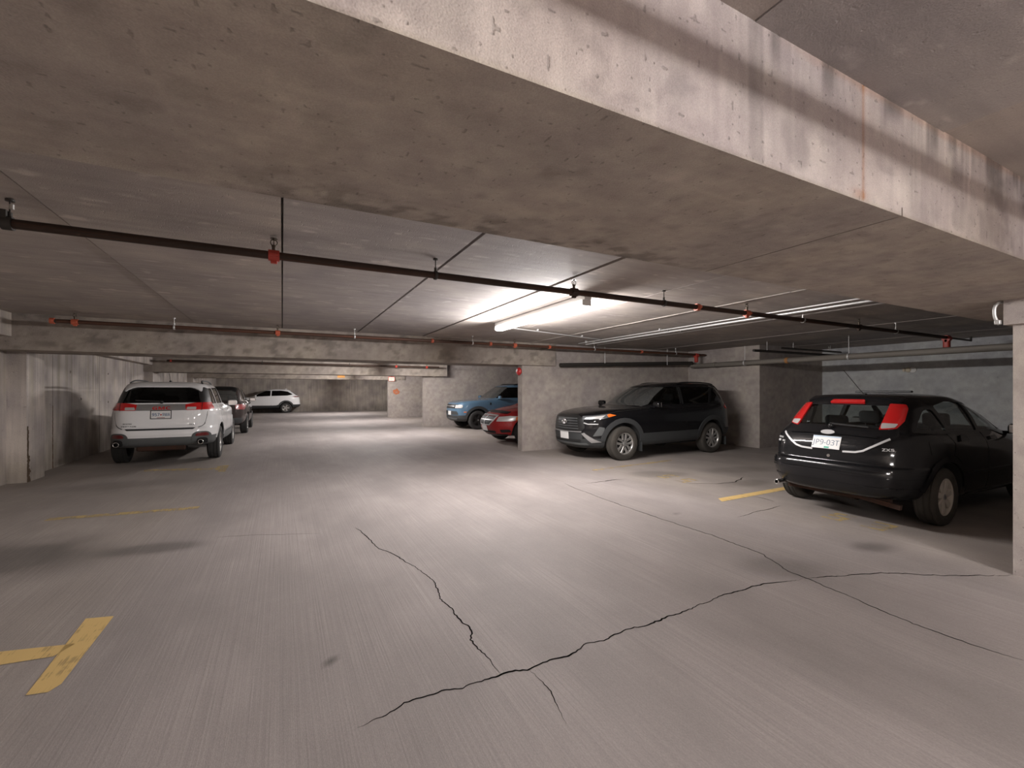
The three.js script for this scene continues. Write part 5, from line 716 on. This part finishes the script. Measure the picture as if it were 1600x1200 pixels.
// ---------------------------------------------------------------- dark SUV ahead of the white one
{
  const spec = {
    wb: 2.68, R: 0.35, rimR: 0.225, archR: 0.405, track: 0.90, tw: 0.22, spokes: { n: 5, inner: 0.06, outer: 0.1 }, rimMat: C.alloy, paint: C.brown, res: 44, sub: 5,
    rings: [
      [-0.55, 0.35, 3.1, 0.25, 0.60, 5, 3.4], [-0.80, 0.35, 3.36, 0.25, 0.80, 5, 3.2], [-0.90, 0.44, 3.50, 0.34, 0.885, 5, 3.2], [-0.93, 0.56, 3.55, 0.48, 0.91, 5, 3.2], [-0.92, 0.70, 3.55, 0.64, 0.92, 5, 3.2], [-0.89, 0.88, 3.50, 0.82, 0.92, 5, 3.3], [-0.86, 1.03, 3.32, 0.95, 0.90, 5, 3.6], [-0.84, 1.08, 2.85, 1.05, 0.865, 5, 4], [-0.82, 1.12, 2.20, 1.10, 0.82, 5, 4.4],
      [-0.70, 1.34, 1.72, 1.34, 0.75, 5, 4], [-0.50, 1.545, 1.22, 1.555, 0.66, 5, 4], [-0.38, 1.60, 1.02, 1.605, 0.58, 5, 3.6], [-0.1, 1.625, 0.75, 1.63, 0.42, 4, 3.2], [0.2, 1.64, 0.5, 1.64, 0.15, 3, 3],
    ],
    cavity: [[-0.4, 0.5, 1.95, 0.5, 0.68, 6, 6], [-0.64, 0.7, 2.0, 0.7, 0.79, 6, 5], [-0.70, 1.07, 2.0, 1.05, 0.78, 6, 4.6], [-0.60, 1.33, 1.60, 1.32, 0.70, 6, 4], [-0.41, 1.535, 1.12, 1.54, 0.60, 5, 4], [-0.1, 1.59, 0.8, 1.59, 0.40, 4, 3.5], [0.2, 1.605, 0.5, 1.605, 0.15, 3, 3]],
    sideGlass: [{ poly: roundPoly([[-0.50, 1.18], [-0.02, 1.15], [-0.02, 1.50], [-0.34, 1.48]], 0.04), name: 'quarter_window' }, { poly: roundPoly([[0.06, 1.15], [0.88, 1.14], [0.85, 1.52], [0.06, 1.51]], 0.03), name: 'rear_door_window' }, { poly: roundPoly([[0.96, 1.14], [1.86, 1.13], [1.66, 1.30], [1.24, 1.51], [0.93, 1.52]], 0.04), name: 'front_door_window' }],
    rearGlass: { poly: roundPoly([[-0.66, 1.15], [0.66, 1.15], [0.57, 1.49], [-0.57, 1.49]], 0.05), to: -0.1, mat: C.glassScreen }, windshield: { poly: roundPoly([[-0.68, 1.13], [0.68, 1.13], [0.56, 1.52], [-0.56, 1.52]], 0.05), from: 0.95, mat: C.glassScreen },
  };
  const car = buildCar(spec, 'dark_suv', 'dark brown SUV parked ahead of the white SUV along the left wall', [-1.98, 0, -18.35], Math.PI / 2);
  const { root, body, add, both, lr, corners, text, on, mirror } = car, K = spec.paint;
  corners('tail_lamp', 'B', [[-0.88, 0.62, 0.86], [-0.62, 0.90, 0.84], [-0.42, 0.91, 0.98], [-0.66, 0.86, 1.03], [-0.86, 0.62, 1.02]], 0.014, C.lampDusk, 'red tail lamp'); add('tailgate', 'B', roundPoly([[-0.62, 0.60], [0.62, 0.60], [0.64, 1.05], [-0.64, 1.05]], 0.06), 0.005, K); add('rear_bumper', 'B', roundPoly([[-0.75, 0.40], [0.75, 0.40], [0.78, 0.57], [-0.78, 0.57]], 0.04), 0.01, C.plastic); mesh('roof_spoiler', body.patch('T', roundPoly([[-0.54, -0.58], [-0.34, -0.58], [-0.34, 0.58], [-0.54, 0.58]], 0.03), 0.02), C.trimBlack, root);
  both('rear_door', [[0.90, 1.125], [0.04, 1.135], [0.10, 0.95], ...arc(0, 0.36, 0.5, 66, 26, 5), [0.5, 0.42], [0.92, 0.40]], 0.005, K); both('front_door', [[0.94, 1.125], [1.94, 1.10], [2.02, 0.9], [2.0, 0.42], [0.94, 0.40]], 0.005, K); both('window_trim', band([[-0.5, 1.15], [0.9, 1.125], [1.9, 1.11]], 0.02), 0.006, C.chrome);
  mirror(1.76, 1.15, 0.86, K); addSeats(root, [[0.3, [-0.42, 0.42], 0.58], [1.1, [-0.40, 0.40], 0.62]], 0.54); mesh('underbody', box(2.4, 0.1, 1.3, [1.4, 0.31, 0]), C.well, root);
}

// ---------------------------------------------------------------- lamps, pipes, small fittings
LAMPS.forEach((l, i) => {
  const where = ['ceiling of the bay with the black hatchback', 'ceiling behind the wide beam', 'ceiling behind the wide beam, unseen lamp added as fill', 'ceiling of the bay with the red minivan', 'ceiling past the blue SUV', 'ceiling near the end wall'][i];
  const t = thing('strip_light', `white strip light on the ${where}`, 'light', [l.x, CEIL, l.z]);
  mesh('housing', rbox(0.10, 0.065, l.len + 0.08, 0.008, [0, -0.040, 0]), M.lampBody, t);
  mesh('tube_lens', rbox(0.15, 0.082, l.len, 0.035, [0, -0.114, 0]), i === 0 ? M.tube : M.tubeFar, t);
  for (const s of [-1, 1]) mesh('lamp_holder', rbox(0.13, 0.07, 0.02, 0.008, [0, -0.105, s * (l.len / 2 + 0.008)]), M.lampBody, t);
});
// sprinkler lines: pipe, hangers to the slab, upright heads, painted couplings
function hanger(t, x, y, z, r, mat) { mesh('hanger', merge([cyl(0.005, CEIL - y - 0.02, [x, (CEIL + y + 0.03) / 2 - 0.002, z], [0, 0, 0], 8), xf(new THREE.TorusGeometry(r + 0.006, 0.005, 6, 20).scale(1, 1, 3), [x, y, z], [0, Math.PI / 2, 0]), cyl(0.012, 0.03, [x, y + r + 0.022, z], [0, 0, 0], 10), cyl(0.022, 0.012, [x, CEIL - 0.008, z], [0, 0, 0], 12)]), mat || M.darkSteel, t); }
function sprinkler(t, x, y, z, r, fit) {
  const s = new THREE.Group(); s.name = 'sprinkler_head'; t.add(s);
  mesh('saddle_tee', merge([cyl(r + 0.012, 0.075, [x, y, z], [0, 0, Math.PI / 2], 20), rbox(0.07, 0.022, 2 * r + 0.055, 0.006, [x, y - 0.004, z]), rbox(0.045, 0.03, 0.03, 0.006, [x, y - r - 0.016, z])]), fit || M.redFit, s);
  mesh('nozzle', merge([cyl(0.014, 0.045, [x, y + r + 0.02, z], [0, 0, 0], 12), cyl(0.019, 0.012, [x, y + r + 0.042, z], [0, 0, 0], 6), xf(new THREE.TorusGeometry(0.023, 0.0042, 8, 22), [x, y + r + 0.068, z]), cyl(0.004, 0.04, [x, y + r + 0.062, z], [0, 0, 0], 8), cyl(0.008, 0.012, [x, y + r + 0.09, z], [0, 0, 0], 10), cyl(0.026, 0.003, [x, y + r + 0.098, z], [0, 0, 0], 20)]), M.bronze, s);
}
function coupling(t, x, y, z, r, mat) { mesh('coupling', merge([cyl(r + 0.013, 0.05, [x, y, z], [0, 0, Math.PI / 2], 18), rbox(0.035, 0.03, 2 * r + 0.07, 0.006, [x, y, z])]), mat, t); }
const atX = (px, py, y) => onLevel(px, py, y)[0];
{
  const y = 2.5, z = -3.86, r = 0.03, t = thing('sprinkler_pipe', 'dark rusty sprinkler pipe crossing in front of the lit strip light', 'pipe', [0, 0, 0]);
  mesh('pipe', rodBetween([-1.5, y, z], [11.4, y, z], r, 20), M.pipe, t); mesh('pipe_tail', merge([rodBetween([11.4, y, z], [12.5, y, z], 0.018, 12), rodBetween([12.5, y - .018, z], [12.5, y + 0.08, z], 0.018, 12)]), M.darkSteel, t);
  mesh('end_cap', merge([cyl(r + 0.012, 0.05, [-1.5, y, z], [0, 0, Math.PI / 2], 18), box(0.03, 0.09, 0.07, [-1.51, y + 0.03, z])]), M.darkSteel, t); hanger(t, -1.49, y, z, r, M.darkSteel); mesh('rod_nut', cyl(0.012, 0.03, [-1.478, y + 0.10, z + 0.01], [0, 0, 0], 6), M.steel, t);
  for (const px of [681, 1037, 1253, 1397]) hanger(t, atX(px, lerp(347, 531, (px - 8) / 1494), y), y, z, r, px > 1200 ? M.steel : M.darkSteel);
  for (const px of [428, 897, 1166, 1340]) sprinkler(t, atX(px, lerp(347, 531, (px - 8) / 1494), y), y, z, r, px === 428 ? M.redFit : px === 1166 ? M.orangeFit : M.pipe);
  coupling(t, atX(1090, 480, y), y, z, r, M.orangeFit); mesh('valve', merge([cyl(0.065, 0.10, [11.4, y - 0.02, z], [0, 0, Math.PI / 2], 18), rbox(0.10, 0.20, 0.10, 0.03, [11.4, y - 0.11, z]), cyl(0.06, 0.03, [11.4, y - 0.20, z], [0, 0, 0], 16)]), M.redFit, t);
}
{
  const y = 2.5, z = -8.92, r = 0.03, t = thing('sprinkler_pipe', 'reddish sprinkler pipe along the front of the stained beam', 'pipe', [0, 0, 0]);
  mesh('pipe', rodBetween([-2.95, y, z], [10.8, y, z], r, 16), M.pipeRed, t); coupling(t, -3.0, y, z, r, M.orangeFit); mesh('pipe_stub', rodBetween([-3.02, y, z], [-2.7, y, z], r * .9), M.darkSteel, t);
  const X = (px) => atX(px, lerp(501, 558, (px - 105) / 1052), y);
  for (const x of [-2.75]) sprinkler(t, x, y, z, r, M.orangeFit); for (const px of [434, 806]) sprinkler(t, X(px), y, z, r, M.orangeFit); for (const px of [677, 768, 860, 1003]) coupling(t, X(px), y, z, r, M.orangeFit); for (const px of [270, 555, 740, 930, 1056, 1117]) hanger(t, X(px), y, z, r, M.galv);
  mesh('elbow', merge([cyl(0.06, 0.10, [10.45, y - 0.02, z], [0, 0, Math.PI / 2], 16), rbox(0.09, 0.2, 0.09, 0.03, [10.45, y - 0.12, z])]), M.redFit, t);
}
{
  const y = 2.42, z = -17.35, r = 0.03, t = thing('sprinkler_pipe', 'thin sprinkler pipe in front of the beam by the blue SUV', 'pipe', [0, 0, 0]);
  mesh('pipe', rodBetween([-3.2, y, z], [5.6, y, z], r, 12), M.pipe, t); coupling(t, -3.1, y, z, r, M.redFit); for (const x of [-0.6, 2.2]) hanger(t, x, y, z, r); for (const x of [3.9, 5.1]) sprinkler(t, x, y, z, r, M.redFit);
}
{
  const y = 2.46, z = 1.15, r = 0.03, t = thing('sprinkler_pipe', 'dark sprinkler pipe on the near side of the wide beam', 'pipe', [0, 0, 0]);
  mesh('pipe', rodBetween([-2.8, y, z], [11.8, y, z], r, 16), M.pipe, t); for (const x of [-1.5, 1.2, 4, 7, 10]) hanger(t, x, y, z, r); for (const x of [-.2, 2.7, 5.7, 8.7]) sprinkler(t, x, y, z, r, M.redFit);
}
// drain line along the stall back wall
{
  const t = thing('drain_pipe', 'grey drain pipe running along the stalls at the right wall', 'pipe', [0, 0, 0]);
  mesh('pipe', rodBetween([10.7, 2.2, -9.3], [10.7, 2.2, -1.45], 0.062, 20), M.drain, t); for (const z of [-7.6, -5.2, -2.4]) mesh('hanger', merge([cyl(0.006, 0.42, [10.7, 2.44, z], [0, 0, 0], 8), xf(new THREE.TorusGeometry(0.068, 0.006, 6, 24).scale(1, 1, 3), [10.7, 2.2, z])]), M.galv, t);
  for (const z of [-8.5, -6.5]) mesh('joint_band', xf(new THREE.CylinderGeometry(0.072, 0.072, 0.07, 20), [10.7, 2.2, z], [Math.PI / 2, 0, 0]), z === -6.5 ? M.rustBand || (M.rustBand = std({ color: rgb(0.36, 0.17, 0.06), roughness: 0.8 })) : M.drain, t);
}
{
  const t = thing('drain_pipe', 'dark sloping drain pipe in the corner above the black SUV', 'pipe', [0, 0, 0]);
  mesh('pipe', rodBetween([6.2, 2.12, -9.45], [10.6, 2.28, -9.2], 0.05, 16), M.darkSteel, t); for (const x of [7.5, 9.6]) mesh('hanger', cyl(0.006, 0.45, [x, 2.42, -9.38 + (x - 6.2) * 0.057], [0, 0, 0], 8), M.galv, t);
}
// pipe cluster near the wall corner
for (const [dz, y, r, x0, x1, nm] of [[0, 2.5, 0.022, 10.6, 13.2, 'upper thin'], [-0.14, 2.42, 0.03, 9.8, 13.4, 'lower thick']]) { const z = -6.6 + dz, t = thing('branch_pipe', `dark ${nm} branch pipe by the wall corner`, 'pipe', [0, 0, 0]); mesh('pipe', rodBetween([x0, y, z], [x1, y, z], r, 12), M.darkSteel, t); for (const x of [x0 + .5, x1 - .5]) mesh('hanger', cyl(0.005, CEIL - y, [x, (CEIL + y) / 2, z], [0, 0, 0], 8), M.galv, t); }
// conduits on the ceiling
[[6.30, 0.010, 'thin'], [6.52, 0.019, 'thick'], [6.86, 0.013, 'middle']].forEach(([x, r, nm]) => { const t = thing('conduit', `${nm} bare metal conduit on the ceiling over the stalls`, 'conduit', [0, 0, 0]); mesh('tube', rodBetween([x, CEIL - r - 0.035, -8.8], [x, CEIL - r - 0.035, -1.92], r, 12), M.galv, t); for (const z of [-8.5, -6.2, -4.3, -2.3]) mesh('strap', merge([box(2 * r + 0.03, 0.05, 0.02, [x, CEIL - 0.034, z]), cyl(r + 0.003, 0.02, [x, CEIL - r - 0.035, z], [Math.PI / 2, 0, 0], 12)]), M.galv, t); });
{ const t = thing('conduit', 'thin conduit from the strip light to the stalls', 'conduit', [0, 0, 0]); mesh('tube', rodBetween([3.40, CEIL - 0.045, -7.10], [6.24, CEIL - 0.045, -7.9], 0.010, 10), M.galv, t); for (const x of [4.3, 5.6]) mesh('strap', box(0.02, 0.03, 0.04, [x, CEIL - 0.025, -7.05 - (x - 3.36) * 0.289]), M.galv, t); }
// red alarm bell on the pier end
{ const t = thing('alarm_bell', 'round red fire bell on the end of the cross wall', 'bell', [5.2, 1.95, -9.66], -Math.PI / 2); const g = new THREE.LatheGeometry([[0.001, 0.07], [0.04, 0.068], [0.075, 0.055], [0.095, 0.025], [0.10, 0.0], [0.09, 0.0]].map((p) => new THREE.Vector2(...p)), 28); g.rotateX(Math.PI / 2); mesh('gong', xf(g, [0, 0, 0.045]), M.redGloss, t); mesh('back_box', rbox(0.10, 0.10, 0.05, 0.01, [0, 0, 0.025]), M.redFit, t); mesh('label', cyl(0.03, 0.004, [0, 0.03, 0.112], [Math.PI / 2, 0, 0], 20), M.whitePlastic, t); }
// exit sign and small signs on the far beam
{ const t = thing('exit_sign', 'lit red exit sign hanging from the far beam', 'sign', [5.35, 2.14, -24.965]); mesh('case', rbox(0.34, 0.24, 0.06, 0.01, [0, 0, 0]), M.redGloss, t); const cv = document.createElement('canvas'); cv.width = 256; cv.height = 180; const c = cv.getContext('2d'); c.fillStyle = '#ffb9a6'; c.fillRect(0, 0, 256, 180); c.fillStyle = '#e0402c'; c.font = 'bold 96px sans-serif'; c.textAlign = 'center'; c.textBaseline = 'middle'; c.fillText('EXIT', 128, 92, 220); const tx = new THREE.CanvasTexture(cv); tx.colorSpace = THREE.SRGBColorSpace; mesh('sign_face', xf(new THREE.PlaneGeometry(0.30, 0.19), [0, -0.01, 0.032]), std({ map: tx, emissiveMap: tx, emissive: rgb(1, 1, 1), emissiveIntensity: 0.9 }), t); mesh('mount', box(0.03, 0.1, 0.03, [0, 0.15, -0.015]), M.darkSteel, t); }
{ const t = thing('clearance_sign', 'small orange plate on the far beam', 'sign', [2.75, 2.24, -24.99]); mesh('plate', rbox(0.36, 0.15, 0.012, 0.004, [0, 0, 0]), std({ color: rgb(0.62, 0.28, 0.05), roughness: 0.6 }), t); }
{ const t = thing('orange_paint_mark', 'orange sprayed mark on the far cross wall', 'paint mark', [5.62, 1.42, -25.046]); const g = []; for (let k = 0; k < 16; k++) { const a = k / 16 * 7, r = 0.05 + 0.10 * hash(k, 3, 1); g.push(xf(new THREE.CircleGeometry(0.035 + 0.03 * hash(k, 5, 2), 10), [Math.cos(a) * r, Math.sin(a) * r * .9, 0.001 * k * .1])); } mesh('spray', merge(g), std({ color: rgb(0.50, 0.17, 0.08), roughness: 0.9 }), t); }
// camera box on the left band, wall device, conduit bend on the near pier
{ const t = thing('security_camera', 'small white box camera on the left wall band', 'camera', [-3.60, 2.47, -15.2]); mesh('housing', rbox(0.10, 0.13, 0.12, 0.015, [0, 0, 0]), M.whitePlastic, t); mesh('lens', cyl(0.03, 0.02, [0.0, -0.02, 0.065], [Math.PI / 2, 0, 0], 16), M.darkSteel, t); }
{ const t = thing('wall_alarm', 'small round cream sounder on the cool grey wall', 'alarm', [13.7, 1.99, -5.35], -Math.PI / 2); mesh('base', cyl(0.07, 0.03, [0.09, 0, 0.015], [Math.PI / 2, 0, 0], 20), M.whitePlastic, t); mesh('dome', xf(new THREE.SphereGeometry(0.06, 18, 10).scale(1, 1, 0.5), [0, 0, 0.03]), M.cream, t); mesh('bracket', rbox(0.05, 0.08, 0.03, 0.006, [-0.09, 0, 0.015]), M.cream, t); }
{ const t = thing('conduit_bend', 'looped metal conduit fitting at the top of the near cross wall', 'conduit', [5.15, 2.1, -1.41]); mesh('bend', tube([[0.02, -0.09, -0.02], [-0.01, -0.03, -0.035], [-0.01, 0.05, -0.035], [0.02, 0.09, -0.02], [0.06, 0.09, -0.015]], 0.012, 30, 10), M.galv, t); mesh('clamp', rbox(0.05, 0.035, 0.035, 0.006, [0.0, -0.075, -0.02]), M.galv, t); }

scene.traverse((o) => { if (o.isMesh) { o.castShadow = true; o.receiveShadow = true; } });
renderer.render(scene, camera);
